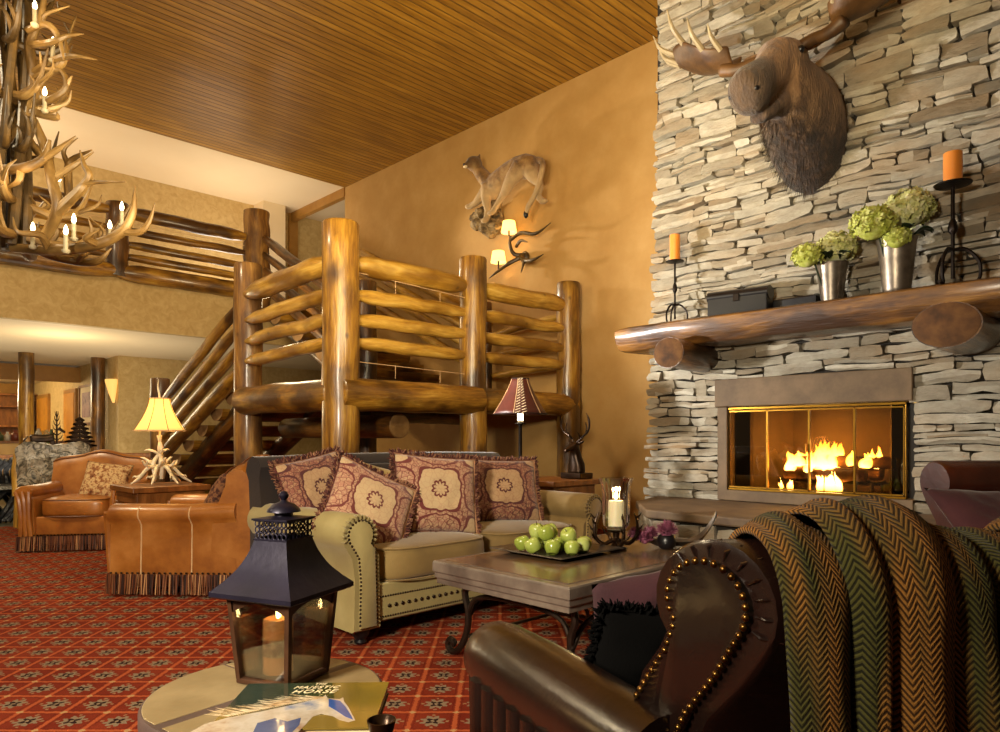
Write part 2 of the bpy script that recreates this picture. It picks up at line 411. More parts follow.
def emit(name, col, st):
    t = NT(name); return t.done(t.n('Emission', {'Color': rgb(col), 'Strength': st}))
M['flame'] = emit('flame', '#ffd890', 45)
M['bulb'] = emit('warm_bulb', '#ffe2a8', 14)
def shade_mat(name, col, e, ecol='#ffd27a'):
    """lamp shade: the bulb inside shines through"""
    t = NT(name)
    a = t.n('BsdfDiffuse', {'Color': rgb(col)}); b = t.n('BsdfTranslucent', {'Color': rgb(col)})
    mx_ = t.n('MixShader', {0: .55, 1: a.outputs[0], 2: b.outputs[0]})
    em = t.n('Emission', {'Color': rgb(ecol), 'Strength': e})
    return t.done(t.n('AddShader', {0: mx_.outputs[0], 1: em.outputs[0]}))
M['shade'] = shade_mat('parchment_shade', '#e8c889', .55)
M['sconce_shade'] = shade_mat('lit_parchment', '#f2dca0', 1.6)
M['leather_shade'] = nmat('oxblood_shade', ['#3a120a', '#54200f'], 6, .45, bump=.1)
M['wax'] = (lambda t: t.done(t.bsdf('#efe6cf', .45, Subsurface_Weight=.4, Subsurface_Radius=(.03, .02, .01), Emission_Color=rgb('#ffe0a0'), Emission_Strength=.35)))(NT('lit_wax'))
M['sleeve'] = nmat('candle_sleeve', ['#8f8468', '#b0a486'], 5, .6, bump=0)
M['bark'] = nmat('grey_bark', ['#2e2418', '#6a5638', '#a08860', '#4a3a26'], 9, .85, bump=.8, bscale=20)
M['shelf'] = logmat('mantel_log', ['#3a220c', '#643f14', '#865a20', '#a07230'], .42)
M['wax_orange'] = nmat('orange_wax', ['#d9822a', '#e2923c'], 3, .4, bump=0, Subsurface_Weight=.3, Subsurface_Radius=(.02, .01, .005))
M['wax_tan'] = (lambda t: t.done(t.bsdf('#c98e58', .5, Subsurface_Weight=.3, Subsurface_Radius=(.03, .015, .008), Emission_Color=rgb('#ff9a40'), Emission_Strength=.28)))(NT('tan_wax'))
def glass(name, tint='#ffffff', k=.10, rough=.02):
    t = NT(name)
    fr = t.n('LayerWeight', {'Blend': .35}).outputs['Fresnel']
    fac = t.m_('ADD', t.m_('MULTIPLY', fr, .75), k)
    return t.done(t.n('MixShader', {0: fac, 1: t.n('BsdfTransparent', {'Color': rgb(tint)}).outputs[0], 2: t.n('BsdfGlossy', {'Color': (1, 1, 1, 1), 'Roughness': rough}).outputs[0]}))
M['glass'] = glass('clear_glass', '#f4f4f0', .07)
M['smoked'] = glass('fireplace_glass', '#f0dcb0', .05)
M['tin'] = nmat('galvanised_tin', ['#5c5248', '#857a6c', '#a0937f'], 6, .38, bump=.15, metal=.85)
M['hurricane'] = glass('hurricane_glass', '#f2f2ea', .16, .05)
M['lantern'] = nmat('lantern_metal', ['#15121e', '#221e30'], 6, .4, bump=.1, metal=.6)
M['lantern_rust'] = nmat('rusty_metal', ['#2e1c14', '#5a3a24'], 8, .45, bump=.2, metal=.6)
M['travertine'] = nmat('travertine_tile', ['#625438', '#78684a', '#8c7b5a'], 4, .35, bump=.12, rand=False)
M['grout'] = nmat('dark_band', ['#3a2c28', '#4a3a34'], 8, .5, bump=.1)
t = NT('slate_tabletop'); v = t.coord('Object', (1, 1, 1), False)
f = t.noise(v, 3.2, 5, .6, .8)
c = t.ramp(f, [(.3, '#3a302c'), (.45, '#5a4a40'), (.58, '#6e5232'), (.7, '#847668')])
M['tabletop'] = t.done(t.bsdf(c, .25, 0, t.noise(v, 18, 5), .2, .004, Coat_Weight=.4, Coat_Roughness=.15))
M['table_rim'] = nmat('brushed_grey_wood', ['#463c36', '#645950', '#7d7266'], 5, .35, stretch=(1, 1, 1), bump=.15, Coat_Weight=.4)
M['side_wood'] = nmat('rustic_wood', ['#5a3414', '#7d4c20', '#94602e'], 4, .35, bump=.2, stretch=(1, 4, 1))
M['apple'] = nmat('green_apple', ['#7e8c34', '#99a848', '#b6c070'], 5, .22, bump=0, Coat_Weight=.4)
M['stem'] = nmat('apple_stem', ['#3c2a14', '#4a3418'], 8, .7, bump=0)
M['pewter'] = nmat('pewter', ['#4a4440', '#6c645c'], 7, .3, bump=.05, metal=.8)
M['petal'] = nmat('hydrangea_petal', ['#a4ab35', '#c2c85a', '#dcdc96'], 18, .7, bump=0, rand=False)
M['petal_pale'] = nmat('pale_hydrangea_petal', ['#b0b45a', '#d2d28c', '#ece8be'], 18, .7, bump=0, rand=False)
M['leaf'] = nmat('dark_leaf', ['#12200c', '#223414'], 8, .5, bump=.1)
M['mum'] = nmat('mauve_petal', ['#5c2438', '#8c4a64', '#b98098'], 22, .7, bump=0, rand=False)
M['bronze'] = nmat('dark_bronze', ['#1c120a', '#3a2615'], 8, .3, bump=.2, metal=.7)
M['burl'] = nmat('burl_wood', ['#1a1816', '#565248', '#aaa294', '#26221c'], 5, .35, bump=1.0, bscale=9, bdist=.04, dist=3.2)
M['burl_dark'] = nmat('blackened_root', ['#060607', '#17181c', '#33363e'], 5, .3, bump=1, bscale=9, bdist=.05, dist=2)
# ================================================================ the room
YW, YC, ZC = 6.75, 5.6, 5.6            # tan wall, chimney face, ceiling
XF = -10.94                            # balcony front
def sbox(name, a, b, mat, **kw): return struct(MB().box2(a, b).build(name, M[mat], smooth=False, **kw))
sbox('floor', (-10.5, -2.5, -.1), (2.5, YW, 0), 'carpet')
sbox('floor_stone', (-24, -7, -.1), (-10.5, 10, -.004), 'stone_floor')
sbox('ceiling', (XF, -3.0, ZC), (2.5, YW+.1, ZC+.1), 'ceiling')
sbox('ceiling_upper_corridor', (-13.2, -7, ZC), (XF, 10, ZC+.1), 'cream')
sbox('wall_fireplace_side', (XF, YW, 0), (2.5, YW+.15, ZC), 'tan_wall')
sbox('wall_upper_corridor', (-13.15, -7, 3.43), (-13.0, 10, ZC), 'wallpaper')
sbox('wall_lower_corridor', (-14.65, 4.03, 0), (-14.5, 10, 2.66), 'wallpaper')
sbox('wall_corridor_side', (-22, 4.03, 0), (-14.65, 4.18, 2.66), 'wallpaper')
sbox('ceiling_lower_corridor', (-17.2, -7, 2.66), (XF-.12, 10, 2.72), 'cream')
sbox('wall_balcony_front', (XF-.12, -7, 2.66), (XF, YW, 3.43), 'wallpaper')
sbox('floor_balcony', (-13.0, -7, 3.36), (XF-.12, 10, 3.43), 'wallpaper')
sbox('ceiling_shop', (-24, -7, 2.52), (-17.3, 4.03, 2.58), 'cream')
sbox('wall_shop_back', (-22.15, -7, 0), (-22, 4.03, 2.58), 'trimwood')
sbox('wall_end', (-24, 10, 0), (XF, 10.1, ZC), 'wallpaper')
sbox('trim_corridor_ceiling', (-13.0, YW-.02, ZC-.16), (XF, YW+.08, ZC), 'trimwood')
sbox('trim_corridor_post', (-13.0, YW-.04, 3.43), (-12.93, YW+.14, ZC), 'trimwood')
sbox('wall_corridor_pier', (-13.0, YW-.75, 3.43), (-12.6, YW-.3, ZC), 'cream')
sbox('trim_shop_header', (-17.32, -7, 2.30), (-17.18, 4.03, 2.62), 'trimwood')

# ---- ledge stone chimney
def stone_rows(mb, X0, X1, Z0, Z1, holes, place, hmin=.035, hmax=.125, lmin=.10, lmax=.62, prot=.062, seed=3, xl=None):
    """place(x, z, d) -> world point, d = how far out of the wall; holes = [(x0,x1,z0,z1)] whose z bounds become courses"""
    r = random.Random(seed)
    zs = sorted({Z0, Z1} | {h[2] for h in holes if Z0 < h[2] < Z1} | {h[3] for h in holes if Z0 < h[3] < Z1})
    for za, zb in zip(zs, zs[1:]):
        z = za
        while z < zb-1e-4:
            h = min(r.uniform(hmin, hmax), zb-z)
            if zb-(z+h) < hmin: h = zb-z
            xa = xl(z+h/2) if xl else X0
            spans = [(xa+r.uniform(-.025, .025), X1)]
            for hx0, hx1, hz0, hz1 in holes:
                if hz0 < z+h/2 < hz1:
                    ns = []
                    for a, b in spans:
                        if hx0 > a: ns.append((a, min(b, hx0)))
                        if hx1 < b: ns.append((max(a, hx1), b))
                    spans = ns
            for a, b in spans:
                x = a
                while x < b-1e-4:
                    L = min(r.uniform(lmin, lmax)*(1 if h < .08 else .8), b-x)
                    if b-(x+L) < lmin*.7: L = b-x
                    if h > .085 and r.random() < .45:
                        k = r.uniform(.35, .65); stone(mb, r, x, L, z, h*k, place, prot); 
                        if L > .3 and r.random() < .5:
                            q = L*r.uniform(.35, .65); stone(mb, r, x, q, z+h*k, h*(1-k), place, prot); stone(mb, r, x+q, L-q, z+h*k, h*(1-k), place, prot)
                        else: stone(mb, r, x, L, z+h*k, h*(1-k), place, prot)
                    else: stone(mb, r, x, L, z, h, place, prot)
                    x += L
            z += h
def stone(mb, r, x, L, z, h, place, prot):
    g = .003; d0 = r.uniform(0, prot)+.02; tilt = r.uniform(-.25, .25)*min(h, .06); sl = r.uniform(-.16, .16)*h
    nx, nz = max(2, int(L/.08)), 2
    j = min(h, .08)*.16
    def warp(px, pz):
        w = noise.noise(V((px*1.3, 0, pz*1.3)))*.05+noise.noise(V((px*4.2, 3, pz*4.2)))*.012
        return pz + w
    sd = r.uniform(0, 99)
    rings = []
    W_, H_ = L-2*g, h-2*g
    cor = [(r.uniform(0, j*1.2), r.uniform(-j*.3, j*1.1)) for _ in range(4)]
    def P(u, v, d):
        jx = noise.noise(V((u*L*20, v*7, sd)))*j*1.5; jz = noise.noise(V((u*L*18, v*7, sd+9)))*j*1.6
        px = x+g+u*W_+jx*(1 if 0 < u < 1 else .8); pz = z+g+v*H_+jz
        for k, (cu, cv) in enumerate(((0, 0), (1, 0), (1, 1), (0, 1))):
            if abs(u-cu) < .01 and abs(v-cv) < .01:
                px += cor[k][0]*(1 if cu == 0 else -1); pz += cor[k][1]*(1 if cv == 0 else -1)
        e = .002
        dd = d + (tilt*(v-.5)*2) + noise.noise(V((px*9, pz*16, sd)))*.014 if d > 0 else d
        return place(px, warp(px, pz), dd)
    idx = {}
    for i in range(nx+1):
        for k in range(nz+1):
            u, v = i/nx, k/nz
            ed = (i in (0, nx)) or (k in (0, nz))
            d = d0 - (.003+r.uniform(0, .007) if ed else 0)
            idx[i, k] = mb.add(P(u, v, max(d, .004)))
    for i in range(nx):
        for k in range(nz): mb.f.append([idx[i, k], idx[i+1, k], idx[i+1, k+1], idx[i, k+1]])
    per = [(i, 0) for i in range(nx)]+[(nx, k) for k in range(nz)]+[(i, nz) for i in range(nx, 0, -1)]+[(0, k) for k in range(nz, 0, -1)]
    bk = [mb.add(P(i/nx, k/nz, -.05)) for i, k in per]
    n = len(per)
    for q in range(n): mb.f.append([idx[per[q]], bk[q], bk[(q+1) % n], idx[per[(q+1) % n]]])
HX0, HX1 = -3.0, -1.53; OX0, OX1, OZ0, OZ1 = -2.93, -1.55, .66, 1.36
mb = MB()
stone_rows(mb, -3.75, .6, .5, ZC-.02, [(HX0, HX1, 1.36, 1.605), (HX0, HX1+.02, .5, 1.36)],
           lambda x, z, d: V((x, YC-d, min(z, ZC-.015))), xl=lambda z: -3.76+.035*(z-.5))
ch = struct(mb.build('wall_chimney', M['stone'], smooth=True, recalc=True, angle=14))
# dark core behind the joints, with the hearth opening left free
mb = MB()
mb.box2((-3.66, YC+.02, 0), (OX0-.06, YW, ZC)); mb.box2((OX1+.06, YC+.02, 0), (.6, YW, ZC))
mb.box2((OX0-.06, YC+.02, OZ1), (OX1+.06, YW, ZC)); mb.box2((OX0-.06, YC+.02, 0), (OX1+.06, YW, OZ0-.02))
struct(mb.build('wall_chimney_core', M['mortar'], smooth=False))
# ================================================================ fireplace
t_ = thing('fireplace', 'wide fireplace with brass framed glass doors and brown sandstone surround', 'fireplace', (-2.24, YC, OZ0))
L_ = lambda x, y, z: (x+2.24, y-YC, z-OZ0)
mb = MB(); mb.box2(L_(HX0-.02, YC-.09, 1.365), L_(HX1+.03, YC+.1, 1.60)); mb.build('lintel', M['sandstone'], t_, smooth=False, bevel=.008)
mb = MB(); mb.box2(L_(HX0-.01, YC-.06, .57), L_(OX0+.01, YC+.1, 1.365)); mb.box2(L_(OX0, YC-.075, .57), L_(HX1+.03, YC+.1, OZ0)); mb.build('surround', M['sandstone'], t_, smooth=False, bevel=.006)
# firebox: shell open to the room
mb = MB(); D = .62
mb.box2(L_(OX0-.04, YC+.08, OZ0-.04), L_(OX0+.02, YC+D, OZ1+.05)); mb.box2(L_(OX1-.02, YC+.08, OZ0-.04), L_(OX1+.04, YC+D, OZ1+.05))
mb.box2(L_(OX0, YC+.08, OZ1), L_(OX1, YC+D, OZ1+.05)); mb.box2(L_(OX0, YC+.08, OZ0-.04), L_(OX1, YC+D, OZ0))
mb.build('firebox', M['black'], t_, smooth=False)
mb = MB(); mb.rings([[L_(x, y, z) for x, y in ((OX0+.16, YC+.12), (OX0+.30, YC+D-.03), (OX1-.30, YC+D-.03), (OX1-.14, YC+.12), (OX1-.14, YC+.10), (OX1-.28, YC+D), (OX0+.28, YC+D), (OX0+.14, YC+.10))] for z in (OZ0, OZ1)])
mb.build('firebrick_lining', M['firebrick'], t_, smooth=False)
# brass frame and folding doors
mb = MB(); y0, y1 = YC-.045, YC-.015
mb.box2(L_(OX0, y0, OZ1-.02), L_(OX1, y1, OZ1)); mb.box2(L_(OX0, y0, OZ0), L_(OX1, y1, OZ0+.018)); mb.box2(L_(OX0, y0, OZ0), L_(OX0+.008, y1, OZ1)); mb.box2(L_(OX1-.008, y0, OZ0), L_(OX1, y1, OZ1))
mb.build('frame', M['brass'], t_, smooth=False, bevel=.003)
w = (OX1-OX0-.03)/4
for i in range(4):
    xa = OX0+.015+i*w
    d = MB()
    for a, b in (((xa, y0+.006, OZ0+.022), (xa+.007, y1-.004, OZ1-.03)), ((xa+w-.007, y0+.006, OZ0+.022), (xa+w, y1-.004, OZ1-.03)), ((xa, y0+.006, OZ0+.022), (xa+w, y1-.004, OZ0+.032)), ((xa, y0+.006, OZ1-.04), (xa+w, y1-.004, OZ1-.03))):
        d.box2(L_(*a), L_(*b))
    do = d.build('glass_door', M['brass'], t_, smooth=False)
    MB().box2(L_(xa+.007, y0+.016, OZ0+.03), L_(xa+w-.007, y0+.019, OZ1-.04)).build('pane', M['smoked'], do, smooth=False)
    if i in (1, 2): MB().box(L_(xa+(w-.02 if i == 1 else .02), y0-.012, 1.02), (.008, .02, .07)).build('handle', M['brass'], do, bevel=.002)
# grate, logs, flames
g_ = thing('fire_grate', 'black iron grate holding the burning logs in the fireplace', 'grate', (-2.20, YC+.32, OZ0))
mb = MB()
for k in range(7): mb.tube([(-.36+k*.12, -.16, .02), (-.36+k*.12, -.16, .09), (-.36+k*.12, .14, .09)], .010, 6)
for y in (-.1, .1): mb.tube([(-.4, y, .08), (.4, y, .08)], .010, 6)
for x in (-.34, .34):
    for y in (-.12, .12): mb.tube([(x, y, 0), (x, y, .09)], .010, 6)
mb.build('bars', M['iron'], g_)
r = random.Random(4)
specs = [((-.34, -.08, .155), (.30, -.12, .15), .055, 'thick split log at the front of the fire'), ((-.30, .08, .16), (.36, .06, .165), .06, 'charred log at the back of the fire'), ((-.16, -.02, .25), (.46, .02, .245), .048, 'long log lying across the top of the fire'), ((-.40, .02, .24), (.02, -.04, .28), .036, 'thin branch on the left of the fire')]
for a, b, rr, lab in specs:
    a, b = V(a), V(b); mb = MB(); n = 9
    pts = [a.lerp(b, i/(n-1)) + V((0, r.uniform(-1, 1)*.01, r.uniform(-1, 1)*.008)) for i in range(n)]
    mb.tube(pts, [rr*r.uniform(.88, 1.1) for _ in range(n)], 10)
    o = mb.build('firewood', M['ember_log'], loc=(-2.20, YC+.32, OZ0)); tag(o, lab, 'firewood', 'logs burning in the fireplace')
fm = NT('fire_flame'); gz = fm.n('TexCoord').outputs['Generated']; sz = fm.n('SeparateXYZ', {0: gz}).outputs[2]
cc = fm.ramp(sz, [(0, '#ffb040'), (.25, '#ffe0a0'), (.6, '#ffc860'), (1, '#e07018')])
tr = fm.n('BsdfTransparent'); em = fm.n('Emission', {'Color': cc, 'Strength': 30.0})
lw = fm.n('LayerWeight', {'Blend': .5}).outputs['Facing']
nzf = fm.noise(fm.coord('Object', (1, 1, .6)), 16, 3)
fa = fm.m_('MULTIPLY', fm.m_('POWER', fm.m_('SUBTRACT', 1.0, lw), 1.3), fm.m_('MULTIPLY', fm.m_('SUBTRACT', 1.15, sz), fm.m_('ADD', nzf, .35)), )
fa = fm.m_('MINIMUM', fa, 1.0)
M['fire'] = fm.done(fm.n('MixShader', {0: fa, 1: tr.outputs[0], 2: em.outputs[0]}))
fl = MB()
def tongue(mb, c, h, w, seed):
    rr = random.Random(seed); c = V(c); pts = []; n = 9; dx = rr.uniform(-.3, .3)*h
    for i in range(n):
        s = i/(n-1); pts.append(c+V((dx*s+math.sin(s*5+seed)*w*.35*s, math.cos(s*4+seed)*w*.2*s, h*s)))
    mb.tube(pts, [w*max(.04, math.sin(PI*(.18+.82*(i/(n-1)))**.8))**1.0*(1-.25*i/(n-1)) for i in range(n)], 10)
r = random.Random(11)
for i in range(34):
    x = r.gauss(-.07, .14); tongue(fl, (x, r.uniform(-.14, .1), .15+r.uniform(0, .08)), r.uniform(.12, .22)*(1-abs(x)*.8), r.uniform(.03, .06), i)
for i in range(7): tongue(fl, (.30+r.uniform(-.05, .06), r.uniform(-.06, .05), .2), r.uniform(.12, .2), r.uniform(.02, .034), 40+i)
for i in range(5): tongue(fl, (-.30+r.uniform(-.05, .05), -.12, .17), r.uniform(.08, .14), r.uniform(.02, .034), 60+i)
for i in range(9): tongue(fl, (.02+r.uniform(-.09, .12), -.16, .02), r.uniform(.09, .16), r.uniform(.02, .04), 80+i)
for i in range(4): tongue(fl, (-.30+r.uniform(-.05, .05), -.15, .02), r.uniform(.05, .09), r.uniform(.02, .034), 90+i)
o = fl.build('fire', M['fire'], loc=(-2.20, YC+.32, OZ0)); tag(o, 'bright orange and yellow flames licking over the fireplace logs', 'fire', kind='stuff')
light('fire_glow', 'POINT', (-2.25, YC+.22, OZ0+.36), 14, (1, .72, .40), .10)

# hearth
hp = [(-3.62, YC-.02), (-3.46, 4.98), (-2.98, 4.42), (-.9, 4.36), (-.2, 4.36), (-.2, YC-.02)]
t_ = thing('hearth', 'raised stone hearth with a brown sandstone slab before the fireplace', 'hearth', (-2.2, 4.9, 0))
mb = MB(); mb.rings([[(x+2.2, y-4.9, z) for x, y in hp] for z in (.50, .565)]); mb.build('slab', M['sandstone'], t_, smooth=False, bevel=.012)
mb = MB(); ins = [(-3.56, YC-.04), (-3.40, 5.02), (-2.94, 4.50), (-.9, 4.44), (-.25, 4.44), (-.25, YC-.04)]
mb.rings([[(x+2.2, y-4.9, z) for x, y in ins] for z in (0, .50)]); mb.build('core', M['mortar'], t_, smooth=False)
mb = MB()
for (ax, ay), (bx, by), sd in ((ins[0], ins[1], 5), (ins[1], ins[2], 6), (ins[2], ins[3], 7), (ins[3], ins[4], 8)):
    d = V((bx-ax, by-ay, 0)); Ln = d.length; d.normalize(); nn = V((d.y, -d.x, 0))
    stone_rows(mb, 0, Ln, .01, .495, [], lambda x, z, q, d=d, nn=nn, ax=ax, ay=ay: V((ax+2.2, ay-4.9, min(z, .498)))+d*x+nn*(q*.7), seed=sd, hmin=.06, hmax=.13)
mb.build('stone_facing', M['stone'], t_, angle=50)

# mantel
t_ = thing('mantel_shelf', 'thick varnished half log mantel shelf across the stone chimney', 'mantel', (-2.2, 5.4, 1.9))
mb = MB(); n = 26; R = []; r = random.Random(5)
for i in range(n):
    x = -3.80+3.45*i/(n-1)
    e = noise.noise(V((x*1.1, 1, 0)))*.05; e2 = noise.noise(V((x*2.3, 5, 0)))*.025
    sh = .86 if i == 0 else 1
    y0 = 5.14+e; zb = 1.885+e2; yb = YC-.03
    prof = [(yb, 2.09), (y0+.03, 2.09), (y0, 2.075), (y0-.005, 2.02+e2), (y0+.02, 1.95+e2), (y0+.07, zb), (y0+.16, zb-.012), (yb, zb)]
    R.append([((x+2.2), (y-5.4), (z-2.0)*sh+2.0-1.9) for y, z in prof])
mb.rings(R)
for i, v in enumerate(mb.v): mb.lc[i] = V((v.y, v.z, v.x))
mb.build('shelf', M['shelf'], t_, angle=30, bevel=.006)
for x, rx, rz_ in ((-3.14, .14, .125), (-1.17, .19, .14)):
    mb = MB(); secs = []
    for i in range(8):
        y = 4.98+.62*i/7; k = 1+noise.noise(V((x, i*.7, 0)))*.06
        secs.append((((x+2.2), y-5.4, 1.80-1.9-.0), (rx*k, 0, 0), (0, 0, rz_*k)))
    mb.loft(secs, 26); b = mb.build('log_bracket', M['log_dark'], t_)
    mb = MB(); mb.loft([((x+2.2, 4.975-5.4, -.10), (rx*.97, 0, 0), (0, 0, rz_*.97)), ((x+2.2, 4.972-5.4, -.10), (rx*.94, 0, 0), (0, 0, rz_*.94))], 26)
    mb.build('sawn_end', M['bracket_end'], b)

# ---- things on the mantel
def candlestick(px, base_z, hh, plate_r, cr, chh, lab, Y=5.36):
    p = onY(px, 300, Y); t = thing('candlestick', lab, 'candlestick', (p.x, p.y, base_z), math.radians(20), 'wrought iron candlesticks on the mantel')
    mb = MB(); s = plate_r/.07
    mb.tube([(0, 0, .05), (0, 0, hh)], .008*s, 8); mb.lathe([(.006, hh*.5), (.018*s, hh*.54), (.020*s, hh*.58), (.014*s, hh*.64), (.006, hh*.68)], seg=8)
    mb.build('stem', M['iron'], t)
    mb = MB()
    for a in (0, 2.1, 4.2):
        c, sn = math.cos(a), math.sin(a)
        curve_tube(mb, [(0, 0, .16*s), (.05*c*s, .05*sn*s, .155*s), (.095*c*s, .095*sn*s, .10*s), (.10*c*s, .10*sn*s, .04*s), (.09*c*s, .09*sn*s, .008), (.13*c*s, .13*sn*s, .008)], [.008*s, .007*s], 6, 5)
    mb.build('scroll_feet', M['iron'], t)
    MB().lathe([(.02, hh-.012), (plate_r, hh), (plate_r*1.05, hh+.008), (plate_r*.9, hh+.004), (.01, hh)], seg=20).build('drip_plate', M['iron'], t)
    MB().lathe([(cr, hh+.005), (cr, hh+chh), (cr*.9, hh+chh+.004), (cr*.3, hh+chh-.006), (.001, hh+chh-.006)], seg=20).build('candle', M['wax_orange'], t)
MZ = 2.091
candlestick(675, MZ, .55, .075, .045, .235, 'small iron candlestick with an orange candle at the left end of the mantel')
candlestick(953, MZ, .66, .105, .055, .21, 'tall iron candlestick with an orange candle on the right of the mantel', 5.3)
def hydrangea(mb_, c, r0, n, seed, sc=(1, 1, .85)):
    rr = random.Random(seed); c = V(c)
    for i in range(n):
        z = rr.uniform(-.6, 1); a = rr.uniform(0, 2*PI); q = math.sqrt(1-z*z)
        d = V((q*math.cos(a)*sc[0], q*math.sin(a)*sc[1], z*sc[2])); p = c+d*r0*rr.uniform(.82, 1.05)
        dn = (d+V((rr.uniform(-.5, .5), rr.uniform(-.5, .5), rr.uniform(-.5, .5)))).normalized(); x, y = basis(dn); s = r0*rr.uniform(.13, .19)
        for k in range(4):
            a2 = k*PI/2+rr.random(); e = x*math.cos(a2)+y*math.sin(a2); f = x*math.cos(a2+PI/2)+y*math.sin(a2+PI/2)
            i0 = [mb_.add(p), mb_.add(p+e*s*.6+f*s*.45+dn*s*.1), mb_.add(p+e*s*1.15+dn*s*.25), mb_.add(p+e*s*.6-f*s*.45+dn*s*.1)]
            mb_.f.append(i0)
def vase(px, r0, r1, hh, balls, lab, Y=5.38, pet='petal'):
    p = onY(px, 280, Y); tt_ = (p.x*-.717+p.y*.697); t = thing('tin_vase', lab, 'vase', (p.x, p.y, MZ), 0, 'galvanised vases of hydrangeas on the mantel')
    MB().lathe([(r0*.9, 0), (r0, .01), (r0*1.04, .03), (lerp(r0, r1, .6), hh*.6), (r1, hh-.02), (r1*1.06, hh), (r1*.96, hh-.005), (lerp(r0, r1, .6)*.9, hh*.6), (r0*.8, .03)], seg=28).build('vase_body', M['tin'], t)
    for i, (hx_, hy_, dt, rr, q) in enumerate(balls):
        hp_ = at(hx_, hy_, tt_+dt)-V((p.x, p.y, MZ)); x, y, z = hp_
        m2 = MB(); hydrangea(m2, (x, y, z), rr, int(240*rr/.1), i+int(px)); b = m2.build('hydrangea', M[q], t, recalc=False)
        MB().ball((x, y, z), rr*.8, 12, 8).build('flower_core', M[q], b)
        m3 = MB(); m3.tube([(x*.3, y*.3, hh*.3), (x*.7, y*.7, hh), (x, y, z)], .006, 6); m3.build('flower_stem', M['leaf'], b)
    m4 = MB(); rr_ = random.Random(int(px))
    for k in range(7):
        a = rr_.uniform(0, 2*PI); L = .12; c, s = math.cos(a), math.sin(a)
        def lf(u, v, c=c, s=s): 
            w = math.sin(PI*min(u*1.02, 1))**.8*.04*(v-.5)*2; q = r1*.8+L*u
            return (c*q - s*w, s*q + c*w, hh+.015+.05*math.sin(u*2.4)-.02*u + abs(v-.5)*.02)
        m4.grid(lf, 6, 2)
    m4.build('leaves', M['leaf'], t, solid=.002)
vase(832, .072, .108, .30, [(807, 256, -.05, .105, 'petal'), (837, 248, -.02, .135, 'petal_pale')], 'smaller tin vase with two pale green hydrangea heads on the mantel')
vase(897, .085, .122, .37, [(872, 224, -.05, .135, 'petal'), (908, 210, .02, .155, 'petal_pale'), (897, 238, -.10, .085, 'petal')], 'larger tin vase overflowing with lime green hydrangeas on the mantel', 5.29)
p0 = onY(740, 300, 5.36)
t_ = thing('document_box', 'black leather box with a rounded lid and clasp on the mantel', 'box', (p0.x, p0.y, MZ), math.radians(8))
MB().box((0, 0, .08), (.48, .17, .16)).build('box_body', M['black'], t_, smooth=False, bevel=.008)
mb = MB(); mb.loft([((x, 0, .165), (0, .092, 0), (0, 0, .055)) for x in (-.245, -.24, .24, .245)], 20); mb.build('lid', M['black'], t_)
MB().box((0, -.093, .14), (.05, .014, .06)).build('clasp', M['iron'], t_, bevel=.003)
p0 = onY(797, 300, 5.46)
o = MB().box((0, 0, .05), (.34, .12, .10)).build('black_book', M['black'], smooth=False, bevel=.01, loc=(p0.x, p0.y, MZ)); tag(o, 'flat black case lying on the mantel behind the small vase', 'case')

# ================================================================ moose
t_ = thing('moose_head', 'shoulder mounted bull moose head with broad antlers on the stone chimney', 'moose head', (-2.22, YC-.05, 3.35))
mb = MB()
S = [((0, .00, .12), .27, .47), ((0, -.06, .12), .29, .48), ((0, -.22, .14), .27, .46), ((0, -.36, .20), .235, .40), ((0, -.50, .28), .20, .32), ((0, -.62, .32), .175, .26)]
secs = []
for c, a, b in S:
    secs.append((c, V((a, 0, 0)), V((0, -.25, 1)).normalized()*b))
mb.loft(secs, 28)
# skull and long overhanging muzzle
HS = [((0, -.38, .56), .10, .08), ((0, -.45, .52), .17, .17), ((0, -.56, .45), .175, .20), ((0, -.68, .37), .135, .16), ((0, -.80, .28), .115, .14), ((0, -.91, .20), .12, .15), ((0, -1.01, .12), .135, .165), ((0, -1.08, .07), .125, .15), ((0, -1.115, .04), .09, .11), ((0, -1.125, .03), .04, .05)]
mb.loft([(c, V((a, 0, 0)), V((0, -.62, .78))*b) for c, a, b in HS], 24)
mb.loft([((0, -.50, .22), (.12, 0, 0), (0, 0, .14)), ((0, -.66, .13), (.095, 0, 0), (0, 0, .09)), ((0, -.80, .04), (.095, 0, 0), (0, 0, .075)), ((0, -.89, -.02), (.07, 0, 0), (0, 0, .05))], 16)
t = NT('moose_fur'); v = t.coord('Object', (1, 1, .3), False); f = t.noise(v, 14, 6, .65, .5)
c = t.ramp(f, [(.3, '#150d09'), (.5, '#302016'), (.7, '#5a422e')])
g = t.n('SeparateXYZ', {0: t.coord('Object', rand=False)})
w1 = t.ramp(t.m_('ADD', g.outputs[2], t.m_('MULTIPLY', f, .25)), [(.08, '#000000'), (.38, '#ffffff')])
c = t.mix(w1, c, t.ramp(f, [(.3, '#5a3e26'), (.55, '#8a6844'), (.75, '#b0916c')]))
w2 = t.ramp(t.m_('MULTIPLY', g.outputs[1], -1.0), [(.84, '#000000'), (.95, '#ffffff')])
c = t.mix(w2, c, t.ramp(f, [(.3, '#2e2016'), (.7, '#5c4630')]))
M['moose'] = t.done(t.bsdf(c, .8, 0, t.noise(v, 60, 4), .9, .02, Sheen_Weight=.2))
mb.build('head', M['moose'], t_, remesh=.016)
